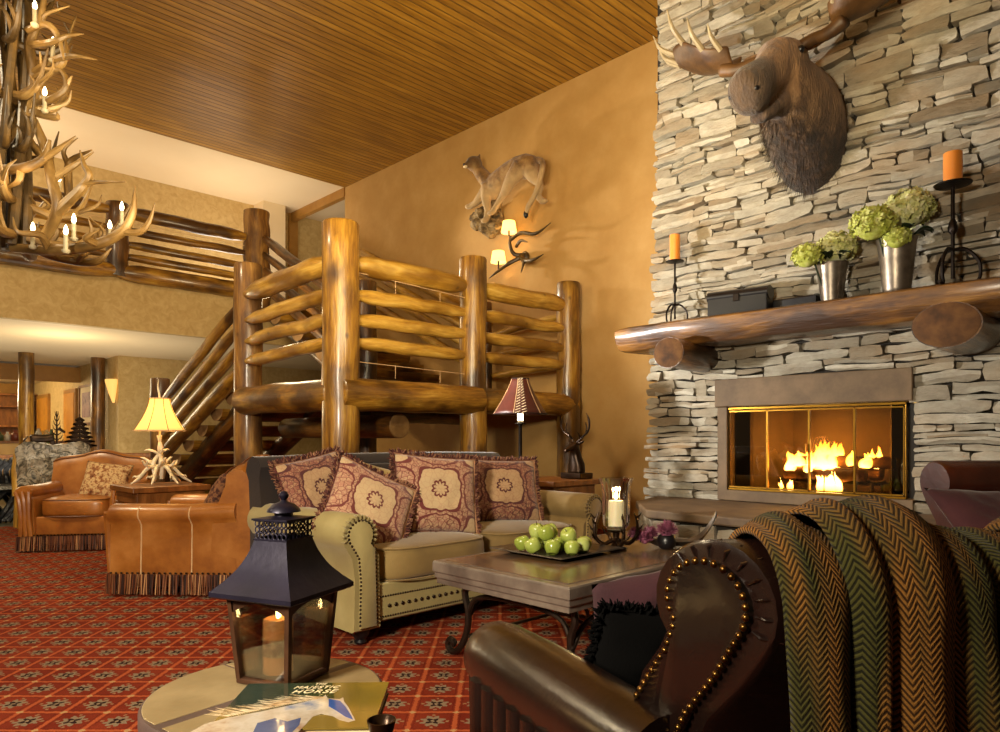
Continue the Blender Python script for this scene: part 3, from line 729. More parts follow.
# shaggy hair, one mass
mb = MB(); r = random.Random(2)
for i in range(2600):
    k = r.uniform(0, len(S)-1.001); q = int(k); fr = k-q
    a = lerp(S[q][1], S[q+1][1], fr); b = lerp(S[q][2], S[q+1][2], fr); c = V(S[q][0]).lerp(V(S[q+1][0]), fr)
    th = r.uniform(0, 2*PI); bd = V((0, -.25, 1)).normalized()
    p = c + V((a, 0, 0))*math.cos(th)+bd*b*math.sin(th); nn = V((math.cos(th), -.1, math.sin(th)))
    if p.y > -.02: continue
    L = r.uniform(.05, .10); d = (nn*.25+V((r.uniform(-.3, .3), r.uniform(-.2, .3), -1))).normalized()
    sdv = d.cross(nn).normalized()*.004
    i0 = [mb.add(p-nn*.01-sdv), mb.add(p-nn*.01+sdv), mb.add(p+d*L+nn*.012)]; mb.f.append(i0)
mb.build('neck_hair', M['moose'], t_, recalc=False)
for sx in (-1, 1):
    mb = MB()
    def ear(u, v, sx=sx):
        w = math.sin(PI*(u*.93+.07))**.8*.06
        return V((sx*(.12+.26*u), -.40+.04*u+(v-.5)*.5*w, .60+.12*u+(v-.5)*2.2*w+ -abs(v-.5)*.02))
    mb.grid(ear, 8, 4); mb.build('ear', M['moose'], t_, solid=.014, sub=1)
    MB().ball((sx*.165, -.585, .50), .028, 10, 8).build('eye', M['black'], t_)
    MB().ball((sx*.085, -1.105, .07), .026, 10, 8, (1, 1, .8)).build('nostril', M['black'], t_)
    # palmate antler: beam, cupped palm, points round its edge
    mb = MB(); curve_tube(mb, [(sx*.08, -.48, .56), (sx*.2, -.50, .58), (sx*.34, -.54, .56), (sx*.46, -.56, .60)], [.040, .034, .036, .05], 10, 5)
    def palm(u, v, sx=sx):
        L = .50; x = .36+L*u; w = .06+.17*math.sin(PI*min(1, u*.85+.1)); y = -.54 + (v-.5)*2*w
        return V((sx*x, y+.02, .60+.20*u*u+.32*((v-.5)**2)*1.6+.06*math.sin(u*7)*(v-.5)))
    mb.grid(palm, 12, 10); an = mb.build('antler', M['moose_antler'], t_, solid=.022, sub=1)
    mb = MB()
    for v, L, k in ((.0, .16, 0), (.0, .20, .35), (0, .22, .7), (.12, .22, 1), (.32, .20, 1), (.52, .22, 1), (.72, .20, 1), (.92, .18, 1), (1, .17, .7), (1, .15, .4)):
        u = k if k else .12
        p = palm(u, v); out = V((sx*(.8 if k == 1 else .15), (v-.5)*1.2, .35)).normalized()
        curve_tube(mb, [p-out*.03, p+out*L*.5+V((0, 0, L*.12)), p+out*L*.8+V((0, 0, L*.55))], [.024, .018, .003], 7, 4)
    mb.build('points', M['tine'], an)
# ================================================================ log stair, landing and balcony
def logpts(a, b, n=9, wob=.012, seed=0):
    a, b = V(a), V(b); r = random.Random(seed); x, y = basis(b-a)
    ph = r.uniform(0, 9)
    return [a.lerp(b, i/(n-1)) + (x*noise.noise(V((ph, i*.5, 0)))+y*noise.noise(V((ph, i*.5, 7))))*wob*(1 if 0 < i < n-1 else 0) for i in range(n)]
def post(x, y, z0, z1, r, lab, seed, mat='log', grp=None, name='log_post'):
    mb = MB(); n = 14; rr = random.Random(seed)
    pts = logpts((0, 0, z0), (0, 0, z1), n, .02, seed)
    rad = [r*(1+noise.noise(V((seed, i*.45, 0)))*.09) for i in range(n)]
    pts += [pts[-1]+V((0, 0, .02)), pts[-1]+V((0, 0, .028))]; rad += [r*.95, r*.8]
    mb.tube(pts, rad, 20)
    o = mb.build(name, M[mat], loc=(x, y, 0)); return tag(o, lab, 'post', grp)
G = 'log posts of the stair and balcony'
PX2, PY2 = -5.52, 3.36
post(PX2, PY2, 0, 3.02, .165, 'thickest log post, at the front corner of the stair landing above the sofa', 1, 'log', G)
post(PX2, 4.97, 0, 2.99, .145, 'varnished log post of the landing directly left of the leather shaded lamp', 2, 'log', G)
post(PX2, 6.53, 0, 2.97, .140, 'log post of the landing standing against the tan wall behind the deer statuette', 3, 'log', G)
post(-7.42, PY2, 0, 2.98, .150, 'shorter log post where the lower stair flight meets the landing', 4, 'log_bark', G)
post(-10.9, 5.08, 3.0, 4.76, .205, 'rough balcony corner post at the head of the upper stair flight', 5, 'log_bark', G)
post(-7.75, 5.10, 0, 3.12, .135, 'dark knotty post inside the landing behind the thickest post', 6, 'log_dark', G)
post(-6.95, 6.50, 1.5, 2.92, .075, 'slim post on the landing at the foot of the wall handrail', 7, 'log_dark', G)
post(-10.2, PY2, 0, 1.90, .125, 'short stub post behind the glowing lamp shade at the foot of the stair rail', 8, 'log_bark', G)
for i, y in enumerate((3.02, .1)):
    post(XF+.02, y, 3.40, 4.42, .15, ['balcony post seen behind the lowest tier of the antler chandelier', 'balcony post at the far left behind the chandelier'][i], 20+i, 'log_dark', G)
def railing(lab, rails, mat, seed, grp, seg=12):
    """rails: list of (a, b, rmax) ; tapered peg ends"""
    c = (V(rails[0][0])+V(rails[0][1]))/2; c.z = min(min(a[2], b[2]) for a, b, r in rails)
    t = thing('log_railing', lab, 'railing', c, 0, grp)
    for i, (a, b, r) in enumerate(rails):
        mb = MB(); n = 13; a, b = V(a)-c, V(b)-c; pts = logpts(a, b, n, .015, seed+i)
        rad = []
        for k in range(n):
            s = k/(n-1); e = min(s, 1-s)/.16
            rad.append(r*(.42+.58*min(1, e)**.7)*(1+noise.noise(V((seed+i, k*.6, 2)))*.05))
        mb.tube(pts, rad, seg); mb.build('rail', M[mat], t)
    return t
ZR = (2.70, 2.42, 2.19, 1.975); RR = (.102, .070, .068, .066)
GR = 'peeled log railings round the stair'
def span(x0, y0, x1, y1, dz=0, lift=(0, 0, 0, 0)): return [((x0, y0, z+dz), (x1, y1, z+dz+lf), r) for z, r, lf in zip(ZR, RR, lift)]
railing('golden log railing between the thickest post and the post left of the lamp', span(PX2, PY2+.1, PX2, 4.90), 'log_gold', 31, GR)
railing('golden log railing between the post left of the lamp and the wall post', span(PX2, 5.02, PX2, 6.48), 'log_gold', 41, GR)
railing('short golden log railing left of the thickest post, rising from the shorter post', [((-7.30, PY2-.07, z-.05), (PX2-.05, PY2-.03, z), r) for z, r in zip(ZR, RR)], 'log_gold', 51, GR)
# landing platform
t_ = thing('stair_landing', 'raised log landing between the two stair flights, under the golden railings', 'landing', (-6.5, 5, 1.5))
P_ = lambda x, y, z: (x+6.5, y-5, z-1.5)
for (a, b, r, m) in ((P_(PX2+.06, PY2-.05, 1.50), P_(PX2+.06, 4.98, 1.50), .15, 'log'), (P_(PX2, 5.0, 1.50), P_(PX2, 6.6, 1.50), .135, 'log'),
                     (P_(-7.28, PY2-.10, 1.50), P_(PX2, PY2-.03, 1.50), .15, 'log'), (P_(-7.7, 5.1, 1.42), P_(-7.7, 6.7, 1.42), .13, 'log_dark')):
    mb = MB(); p = logpts(a, b, 9, .02, int(a[1]*10)); d = (p[-1]-p[0]).normalized()
    p = [p[0]-d*.012]+p+[p[-1]+d*.012]; mb.tube(p, [r*.86]+[r*(1+.05*noise.noise(V((i*.7, a[0], 0)))) for i in range(9)]+[r*.86], 16); mb.build('edge_log', M[m], t_)
mb = MB()
for i in range(9): mb.box2(P_(-7.7, 3.45+i*.355, 1.57), P_(PX2-.05, 3.45+i*.355+.34, 1.645))
mb.build('deck', M['log_dark'], t_, smooth=False, bevel=.01)
for y in (4.12,):
    mb = MB(); mb.tube([P_(-8.0, y, 1.22), P_(PX2-.15, y, 1.22)], [.12, .125], 18); j = mb.build('joist_log', M['log_dark'], t_)
    mb = MB(); q = P_(PX2-.149, y, 1.22); mb.lathe([(.122, 0), (.118, .006)], q, 18, axis=(1, 0, 0)); mb.build('sawn_end', M['log_end'], j)
# flights of half-log treads
def flight(lab, x0, z0, x1, z1, ya, yb, n, seed):
    c = V(((x0+x1)/2, (ya+yb)/2, z0)); t = thing('stair_flight', lab, 'stairs', c)
    for i in range(n):
        s = (i+.5)/n; x = lerp(x0, x1, s); z = lerp(z0, z1, (i+1)/(n+1))
        R = []; r = random.Random(seed+i); k = r.uniform(.92, 1.08)
        for y in (ya-.06, ya-.055, yb, yb+.01):
            R.append([(x-c.x+.20*k*math.cos(a), y-c.y, z-c.z+.155*k*math.sin(a)) for a in [PI+PI*q/10 for q in range(11)]])
        mb = MB(); mb.rings(R)
        for q, v in enumerate(mb.v): mb.lc[q] = V((v.x, v.z, v.y))
        tr_ = mb.build('tread', M['log'], t, angle=30)
        mb = MB(); rr = [[(p[0]*1+0, ya-.064-c.y+dd, p[2]) for p in R[0]] for dd in (0, .003)]; mb.rings(rr); mb.build('sawn_end', M['tread_end'], tr_)
    for y in (ya+.13, yb-.13):
        mb = MB(); mb.tube(logpts((x0-c.x, y-c.y, z0-.22-c.z), (x1-c.x, y-c.y, z1-.22-c.z), 9, .02, seed), .12, 14); mb.build('stringer', M['log_dark'], t)
    return t
flight('lower stair flight of half log treads rising behind the glowing lamp', -11.85, -.07, -7.8, 1.83, 3.50, 4.75, 9, 60)
flight('upper stair flight of half log treads climbing along the tan wall to the balcony', -7.75, 1.70, -11.0, 3.40, 5.25, 6.6, 9, 80)
def slope(x0, z0, x1, z1, y, dzs, rs): return [((x0, y, z0+d), (x1, y, z1+d), r) for d, r in zip(dzs, rs)]
railing('sloping log railing of the lower flight descending to the stub post', slope(-10.15, 1.55, -7.5, 2.62, PY2-.02, (0, -.25, -.48, -.74), (.062, .06, .062, .085)), 'log', 91, GR)
railing('sloping dark log railing on the open side of the upper flight', slope(-7.75, 2.66, -10.9, 4.42, 5.12, (.0, -.26, -.50, -.76), (.075, .06, .06, .07)), 'log_dark', 101, GR)
railing('sloping log handrail of the upper flight fixed along the tan wall', slope(-6.95, 2.66, -10.9, 4.62, 6.60, (.0, -.24, -.48, -.74), (.075, .065, .065, .07)), 'log_gold', 111, GR)
railing('level rails on the tan wall side of the landing', [((-6.95, 6.56, z), (PX2-.1, 6.58, z+d), .045) for z, d in ((2.50, .12), (2.22, .08), (1.95, .05))], 'log_gold', 121, GR)
# balcony railings
for k, (ya, yb) in enumerate(((3.02, 4.95), (.1, 3.02), (-4.5, .1))):
    railing(['long balcony railing between the chandelier and the corner post', 'balcony railing behind the antler chandelier', 'balcony railing running out at the far left behind the chandelier'][k],
            [((XF+.05, ya, 4.33), (XF+.05, yb, 4.33), .10), ((XF+.02, ya, 4.08), (XF+.02, yb, 4.08), .062), ((XF+.02, ya, 3.88), (XF+.02, yb, 3.88), .062), ((XF+.02, ya, 3.70), (XF+.02, yb, 3.70), .062), ((XF+.08, ya-.1, 3.46), (XF+.08, yb+.1, 3.46), .13)], 'log', 131+10*k, 'log railings of the balcony')
# thin string-light wires along the railings
def wire(lab, pts, drops, c):
    mb = MB(); c = V(c); mb.tube([V(p)-c for p in pts], .004, 5)
    for a, L in drops: mb.tube([V(a)-c, V(a)-c-V((0, 0, L))], .0035, 5)
    o = mb.build('string_wire', M['welt'], loc=c); tag(o, lab, 'wire', 'thin wires strung along the log railings')
wire('thin pale wire strung high between the thickest post and the post left of the lamp', [(PX2+.02, 3.5, 2.62), (PX2+.02, 4.85, 2.57)], [((PX2+.02, 3.95, 2.6), .12), ((PX2+.02, 4.5, 2.58), .12)], (PX2, 4.2, 2.6))
wire('thin pale wire strung low above the landing beam left of the post by the lamp', [(PX2+.02, 3.5, 1.80), (PX2+.02, 4.85, 1.77)], [((PX2+.02, 3.95, 1.8), .13), ((PX2+.02, 4.5, 1.78), .12)], (PX2, 4.2, 1.8))
wire('thin pale wire strung along the balcony under the top rail', [(XF+.05, 2.4, 4.19), (XF+.05, 4.9, 4.19)], [((XF+.05, 3.1, 4.19), .1), ((XF+.05, 4.1, 4.19), .1)], (XF, 3.6, 4.19))

# ================================================================ lower corridor and shop, seen under the balcony
post(-15.2, 3.86, 0, 2.66, .125, 'thin log column by the corridor corner, right of the framed print', 151, 'log_dark', 'log columns under the balcony')
post(-15.2, 2.69, 0, 2.66, .125, 'thin log column farther left, beside the shop counter', 152, 'log', 'log columns under the balcony')
def onside(px): return onY(px, 400, 4.03)
def corr(px0, px1, z0, z1):   # rectangle on the corridor side wall
    a, b = onside(px0), onside(px1); return min(a.x, b.x), max(a.x, b.x), z0, z1
for i, (p0_, p1_) in enumerate(((40, 50), (67, 77))):
    x0, x1, z0, z1 = corr(p0_, p1_, 0, 2.1)
    o = MB().box2((x0-.08, 3.98, 0), (x1+.08, 4.03, z1+.09)).build('door_%d' % (i+1), M['trimwood'], smooth=False); struct(o)
    d = MB().box2((x0, 3.965, .02), (x1, 3.985, z1)); e = d.build('door_leaf', nmat('honey_door', ['#b0721f', '#cf9234'], 3, .4, bump=.05), o, smooth=False)
    MB().ball((x1-.09, 3.95, 1.0), .035, 10, 8).build('door_knob', M['brass'], e)
for px0, px1, lab, cols in ((31, 38, 'small framed print on the corridor wall beside the farther door', ['#6a4a34', '#8a6a50']), (81, 94, 'large framed print of reddish shapes on the corridor wall by the thin column', ['#7a4a50', '#a88078', '#5a3a48'])):
    x0, x1, z0, z1 = corr(px0, px1, 1.42, 2.18)
    t = thing('framed_print', lab, 'picture', ((x0+x1)/2, 4.03, 1.8), 0, 'framed prints in the corridor')
    hw, hh = (x1-x0)/2, .40
    mb = MB(); f = .05
    mb.box((0, -.02, hh), (2*hw+f, .04, f)); mb.box((0, -.02, -hh), (2*hw+f, .04, f)); mb.box((-hw, -.02, 0), (f, .04, 2*hh)); mb.box((hw, -.02, 0), (f, .04, 2*hh))
    mb.build('frame', M['side_wood'], t, smooth=False)
    MB().box((0, -.012, 0), (2*hw, .01, 2*hh)).build('mat_board', M['cream'], t, smooth=False)
    MB().box((0, -.02, 0), (2*hw*.62, .01, 2*hh*.66)).build('print', nmat('print_image', cols, 3, .6, bump=0), t, smooth=False)
# plaster shell sconce on the end of the corridor wall
p = onY(104, 380, 4.0)
t_ = thing('wall_sconce', 'white half cone plaster sconce glowing beside the thin column', 'wall lamp', (-14.62, 3.99, 2.05))
MB().loft([((0, -.01, -.28), (.02, 0, 0), (0, .02, 0)), ((0, -.03, -.1), (.10, 0, 0), (0, .06, 0)), ((0, -.05, .12), (.17, 0, 0), (0, .10, 0)), ((0, -.05, .16), (.18, 0, 0), (0, .10, 0))], 16).build('shade', M['shade'], t_)
MB().box((0, 0, -.05), (.08, .02, .2)).build('back_plate', M['cream'], t_, bevel=.005)
# shop counter with goods
t_ = thing('shop_counter', 'pale wooden shop counter far back at the left edge', 'counter', (-16.6, 2.5, 0))
MB().box((0, 0, .5), (.6, 2.0, 1.0)).build('body', nmat('counter_wood', ['#d0a058', '#e0b66c'], 3, .5, bump=0), t_, smooth=False, bevel=.01)
MB().box((0, 0, 1.02), (.7, 2.1, .05)).build('top', M['side_wood'], t_, smooth=False, bevel=.01)
r = random.Random(8)
cols = ['#d8d0c0', '#8a5a3a', '#b8b0a0', '#c8a070', '#4a5a3a', '#e0d8c8', '#904830']
kinds = ['white jar', 'brown bottle', 'silver tin', 'amber jar', 'green bottle', 'pale jug', 'red canister']
for i in range(12):
    y = 2.0+i*.125; h = r.uniform(.14, .30); w = r.uniform(.05, .08); k = i % 7
    mb = MB(); mb.lathe([(w*.9, 0), (w, .02), (w, h*.6), (w*.45, h*.8), (w*.45, h), (.001, h)], seg=14)
    o = mb.build('jar', nmat('ware_%d' % k, [cols[k]], 3, .3, bump=0), loc=(-16.5+r.uniform(-.15, .1), y, 1.046))
    tag(o, ('%s on the shop counter, ' % kinds[k]) + ('nearer the left edge of the photo' if i < 7 else 'nearer the corridor doors'), 'jar', 'wares on the shop counter')
t_ = thing('shop_shelf_unit', 'dark shelf unit behind the shop counter at the left edge', 'shelf', (-21.6, 2.7, 0))
mb = MB(); mb.box((0, 0, 1.1), (.06, 2.2, 2.2))
for z in (.4, .9, 1.4, 1.9, 2.2): mb.box((.2, 0, z), (.4, 2.2, .05))
for y in (-1.1, 0, 1.1): mb.box((.2, y, 1.1), (.4, .05, 2.2))
mb.build('carcass', M['side_wood'], t_, smooth=False)
# console with metal trees and horse, behind the carved bench
cb = onX(58, 470, -13.3)
t_ = thing('console_table', 'narrow wooden console behind the carved bench holding metal tree cutouts', 'table', (-13.6, cb.y+.3, 0))
mb = MB(); mb.box((0, 0, .80), (.4, 2.6, .06)); mb.build('top', M['side_wood'], t_, smooth=False, bevel=.008)
for sx in (-.15, .15):
    for sy in (-1.2, 1.2): MB().box((sx, sy, .385), (.08, .08, .77)).build('leg', M['side_wood'], t_, bevel=.005)
def conifer(px, h, w, lab, bare=False):
    p = onX(px, 440, -13.55); mb = MB(); r = random.Random(px)
    mb.tube([(0, 0, 0), (0, 0, h)], [.022, .008], 6)
    n = 7
    for i in range(n):
        z = h*(.22+.75*i/n); L = w*(1-i/n*.85)
        for s in (-1, 1):
            if bare: mb.tube([(0, 0, z), (0, s*L*.6, z+.04), (0, s*L*.8, z+.10)], [.012, .008, .003], 5)
            else: mb.rings([[(x, s*a, z+b) for a, b in ((0, .05), (L*.5, .02), (L, -.03), (L*1.02, .0), (L*.6, -.06), (0, -.01))] for x in (-.008, .008)])
    mb.lathe([(.10, 0), (.11, .015), (.02, .02)], seg=12)
    o = mb.build('metal_tree', M['bronze'], smooth=False, loc=(-13.55, p.y, .83)); tag(o, lab, 'ornament', 'metal tree ornaments on the console')
conifer(57, .72, .12, 'tall bare branched metal tree above the middle of the carved bench', True)
conifer(80, .68, .26, 'wide flat branched metal conifer above the right end of the carved bench')
p = onX(42, 440, -13.55); mb = MB()
mb.loft([((0, -.16, .27), (.05, 0, 0), (0, 0, .06)), ((0, -.08, .26), (.06, 0, 0), (0, 0, .075)), ((0, .06, .26), (.055, 0, 0), (0, 0, .065)), ((0, .16, .28), (.05, 0, 0), (0, 0, .07))], 12)
mb.loft([((0, .13, .30), (.035, 0, 0), (0, .03, .04)), ((0, .22, .41), (.026, 0, 0), (0, .02, .035)), ((0, .24, .43), (.026, 0, 0), (0, .01, .03)), ((0, .34, .36), (.016, 0, 0), (0, .01, .02))], 10)
for y in (-.14, -.10, .12, .16): curve_tube(mb, [(0, y, .24), (0, y+.02, .12), (0, y, 0)], [.025, .014, .014], 6, 3)
curve_tube(mb, [(0, -.19, .30), (0, -.25, .22), (0, -.26, .10)], [.015, .02, .004], 6, 3)
o = mb.build('horse_figurine', M['bronze'], remesh=.012, loc=(-13.55, p.y, .83)); tag(o, 'small dark horse figurine standing left of the metal trees', 'figurine')
p = onX(48, 440, -13.6); t = thing('potted_plant', 'small leafy green plant behind the horse figurine', 'plant', (-13.66, p.y, .83))
MB().lathe([(.05, 0), (.07, .12), (.06, .115), (.001, .10)], seg=14).build('pot', M['sandstone'], t)
mb = MB(); r = random.Random(3)
for i in range(46):
    a = r.uniform(0, 2*PI); z = .14+r.uniform(0, .26); q = r.uniform(.02, .14); c, s = math.cos(a), math.sin(a)
    p_ = V((c*q, s*q, z)); x, y = basis(V((c, s, .6))); k = .04
    mb.f.append([mb.add(p_-x*k*.4), mb.add(p_+V((c, s, .2))*k), mb.add(p_+x*k*.4), mb.add(p_+V((c, s, -.3))*k*-.8)])
for a in range(5): mb.tube([(0, 0, .1), (math.cos(a)*.06, math.sin(a)*.06, .3)], .004, 4)
mb.build('foliage', nmat('bright_leaf', ['#3a6a20', '#5c9430'], 8, .6, bump=0), t, recalc=False)
# carved burl bench
b0, b1 = onX(17, 480, -10.35), onX(90, 480, -10.35)
cy = (b0.y+b1.y)/2; Lb = b1.y-b0.y
t_ = thing('carved_bench', 'bench with a grey burl wood back and a pale yellow seat rail', 'bench', (-10.35, cy, 0))
mb = MB(); r = random.Random(6)
def bk(u, v):
    y = (u-.5)*Lb; top = 1.03+.02*math.sin(u*9)-.06*(abs(u-.5)*2)**8
    z = .50+(top-.50)*v; d = noise.noise(V((y*5, z*6, 1)))*.06+noise.noise(V((y*13, z*14, 4)))*.035
    return V((.02-.10*v+d, y, z))
mb.grid(bk, 60, 22); mb.build('burl_back', M['burl'], t_, solid=.05)
MB().box((.12, 0, .43), (.34, Lb*1.02, .13)).build('seat', M['log_gold'], t_, bevel=.02)
for sy in (-1, 1):
    for sx in (0, .22): MB().tube([(sx, sy*Lb*.46, 0), (sx, sy*Lb*.46, .38)], [.07, .06], 10).build('leg', M['log_gold'], t_)
    MB().tube([(0, sy*Lb*.50, .38), (-.06, sy*Lb*.50, .70), (-.08, sy*Lb*.49, .90)], [.05, .05, .03], 10).build('arm_post', M['log_gold'], t_)
# black root chair at left edge
p = at(2, 470, 9.3); t_ = thing('root_chair', 'blackened twisted root chair cut off by the left edge', 'chair', (p.x, p.y, 0), math.radians(30))
mb = MB(); r = random.Random(9)
for i in range(26):
    a = r.uniform(0, 2*PI); q = .30
    curve_tube(mb, [(q*math.cos(a), q*math.sin(a), .02), (q*1.1*math.cos(a+.4), q*1.1*math.sin(a+.4), .22), (q*.8*math.cos(a+.9), q*.8*math.sin(a+.9), .42)], [.05, .035, .045], 7, 4)
for i in range(14):
    a = .3+i*.19; curve_tube(mb, [(.36*math.cos(a), .36*math.sin(a), .4), (.42*math.cos(a+.15), .42*math.sin(a+.15), .65), (.38*math.cos(a-.1), .38*math.sin(a-.1), .84+.06*math.sin(i))], [.045, .035, .05], 7, 4)
mb.ball((0, 0, .43), .36, 20, 8, (1, 1, .16)); mb.build('twisted_roots', M['burl_dark'], t_)

# ================================================================ mountain lion, antler sconce on the tan wall
def lion():
    p = onY(521, 186, YW); t = thing('mountain_lion_mount', 'mounted mountain lion crouching on a rock ledge high on the tan wall', 'mountain lion', (p.x, YW-.27, p.z)); t.scale = (.88, .9, .88)
    mb = MB(); s = 1.0
    # body runs along x : head at -x
    B = [((.66, .0, .0), .10, .11), ((.58, .0, .04), .15, .17), ((.44, .0, .09), .16, .19), ((.24, .0, .13), .145, .165), ((.04, .0, .10), .145, .165), ((-.14, .0, .03), .155, .19), ((-.28, .0, -.02), .15, .20), ((-.40, -.02, .0), .12, .17)]
    mb.loft([((c[0], c[1], c[2]), (0, a, 0), (0, 0, b)) for c, a, b in B], 20)
    # neck rising to the head, turned toward the room
    mb.loft([((-.34, -.02, .04), (.12, 0, .06), (0, .12, 0)), ((-.44, -.05, .16), (.105, 0, .05), (0, .11, 0)), ((-.52, -.08, .27), (.09, 0, .04), (0, .10, 0)), ((-.56, -.10, .34), (.08, 0, .02), (0, .09, 0))], 16)
    mb.ball((-.58, -.13, .38), .125, 16, 12, (.98, 1.05, .92)); mb.loft([((-.60, -.19, .36), (.065, 0, 0), (0, 0, .06)), ((-.625, -.26, .34), (.055, 0, 0), (0, 0, .048)), ((-.63, -.285, .335), (.035, 0, 0), (0, 0, .03))], 12)
    for sx in (-1, 1): mb.loft([((-.575+sx*.065, -.10, .45), (.04, 0, 0), (0, .02, 0)), ((-.575+sx*.08, -.10, .49), (.03, 0, 0), (0, .014, 0)), ((-.575+sx*.085, -.095, .525), (.006, 0, 0), (0, .006, 0))], 10)
    def leg(pts, rads, y): curve_tube(mb, [(a, b+y, c) for a, b, c in pts], rads, 12, 5)
    leg([(.50, 0, .10), (.62, -.02, -.10), (.74, 0, -.26), (.72, 0, -.42), (.80, 0, -.52)], [.15, .105, .06, .045, .05], -.08)      # hind leg hanging back
    mb.ball((.83, -.09, -.53), .055, 12, 8, (1.3, 1, .7))
    leg([(.44, 0, .06), (.26, -.03, -.10), (.06, 0, -.26), (-.08, 0, -.38), (-.16, 0, -.46)], [.14, .10, .055, .04, .045], -.13)     # other hind leg reaching forward
    mb.ball((-.19, -.14, -.47), .05, 12, 8, (1.4, 1, .7))
    leg([(-.34, 0, .0), (-.36, -.03, -.20), (-.33, -.02, -.38), (-.34, -.04, -.52)], [.12, .075, .055, .05], -.05); mb.ball((-.36, -.11, -.54), .055, 12, 8, (1.3, 1.1, .7))
    leg([(-.38, 0, -.02), (-.52, -.03, -.13), (-.64, -.04, -.20), (-.74, -.05, -.22)], [.11, .07, .05, .045], -.02); mb.ball((-.77, -.07, -.22), .055, 12, 8, (1.3, 1.1, .7))
    tt = NT('tawny_fur'); v = tt.coord('Object', (1, 1, 1), False); f = tt.noise(v, 9, 5)
    c = tt.ramp(f, [(.3, '#5e431f'), (.5, '#866030'), (.7, '#a07f4c')])
    z = tt.n('SeparateXYZ', {0: v}); 
    n_ = tt.n('SeparateXYZ', {0: tt.n('NewGeometry').outputs['Normal']}).outputs[2]
    belly = tt.ramp(tt.m_('ADD', tt.m_('MULTIPLY', z.outputs[2], -1.0), tt.m_('MULTIPLY', f, .2)), [(.02, '#000000'), (.22, '#ffffff')])
    c = tt.mix(tt.m_('MULTIPLY', belly, .55), c, '#cbb084')
    back = tt.ramp(z.outputs[2], [(.26, '#000000'), (.36, '#ffffff')]); c = tt.mix(tt.m_('MULTIPLY', back, .6), c, '#3a2814')
    M['tawny'] = tt.done(tt.bsdf(c, .8, 0, tt.noise(v, 70, 4), .6, .01, Sheen_Weight=.2))
    mb.build('body', M['tawny'], t, remesh=.013)
    mb = MB(); curve_tube(mb, [(.66, -.02, .12), (.80, -.08, .02), (.82, -.14, -.20), (.74, -.16, -.42), (.62, -.17, -.56), (.57, -.17, -.66)], [.045, .042, .038, .034, .034, .028], 10, 6); tl = mb.build('tail', M['tawny'], t)
    mb = MB(); mb.ball((.565, -.17, -.67), .036, 10, 8, (1, 1, 1.6)); mb.build('tail_tip', M['black'], tl)
    for sx in (-1, 1): MB().ball((-.60+sx*.045, -.225, .395), .014, 8, 6).build('eye', M['black'], t)
    MB().ball((-.632, -.292, .345), .018, 8, 6, (1.2, .6, .8)).build('nose', M['black'], t)
    MB().ball((-.628, -.262, .315), .04, 10, 8, (1.1, .7, .55)).build('white_chin', M['wax'] if False else M['cream'], t)
    # rock and log ledge
    def rock(c, s, seed, name, m):
        mb = MB(); c = V(c); mb.ball(c, 1, 20, 12, s)
        for i, v in enumerate(mb.v): mb.v[i] = v + (v-c)*(noise.noise((v-c)*6+V((seed, 0, 0)))*.6+noise.noise((v-c)*17+V((seed, 0, 0)))*.35)
        o = mb.build(name, m, t, angle=25); return o
    rock((-.38, .08, -.60), (.17, .17, .12), 3, 'rock', M['bark']); rock((-.62, .10, -.34), (.20, .18, .09), 5, 'ledge', M['bark']); rock((-.60, .04, -.52), (.12, .12, .07), 9, 'rock', M['bark'])
    rock((-.42, .16, -.40), (.16, .13, .22), 7, 'ledge', M['bark'])
lion()
def mini_shade(mb, c, r0, r1, h):
    c = V(c); mb.rings([[(c.x+math.cos(2*PI*k/20)*r, c.y+math.sin(2*PI*k/20)*r, c.z+z) for k in range(20)] for r, z in ((r0, 0), (r1, h))], cap=False)
p = onY(526, 257, YW)
t_ = thing('antler_sconce', 'two light antler wall sconce with small parchment shades on the tan wall', 'wall lamp', (p.x, YW, p.z))
mb = MB()
curve_tube(mb, [(.05, -.05, .0), (-.06, -.16, .02), (-.10, -.20, .14), (-.09, -.20, .26)], [.03, .028, .022, .018], 9, 5)
curve_tube(mb, [(.02, -.10, -.02), (-.12, -.20, -.10), (-.30, -.26, -.20), (-.42, -.28, -.26)], [.03, .028, .018, .004], 9, 5)
curve_tube(mb, [(.0, -.10, 0), (.14, -.16, -.10), (.34, -.22, -.14), (.52, -.22, -.10)], [.04, .034, .024, .004], 9, 5)
curve_tube(mb, [(-.04, -.14, .12), (.10, -.2, .16), (.26, -.24, .10)], [.025, .02, .004], 8, 5)
curve_tube(mb, [(-.10, -.2, .20), (.10, -.2, .26), (.40, -.24, .18), (.66, -.24, .26)], [.022, .026, .022, .004], 9, 5)
curve_tube(mb, [(.10, -.14, -.08), (.18, -.24, -.18), (.16, -.26, -.28)], [.025, .018, .004], 8, 5)
mb.ball((.03, -.05, -.02), .07, 12, 8, (1, .7, 1.2)); mb.build('antlers', M['antler_dark'], t_)
for x, z in ((-.10, .30), (-.30, -.06)):
    mb = MB(); mb.tube([(x, -.22, z-.04 if x > -.2 else z-.12), (x, -.22, z+.05)], .012, 8); mb.build('candle_arm', M['iron'], t_)
    mb = MB(); mini_shade(mb, (x, -.22, z), .105, .080, .15); sh = mb.build('shade', M['sconce_shade'], t_, solid=.003)
    MB().ball((x, -.22, z+.07), .02, 8, 6).build('bulb', M['bulb'], sh)
    q = V((p.x+x, YW-.22, p.z+z+.07)); light('sconce_bulb', 'POINT', q, 3.5, (1, .72, .38), .03)
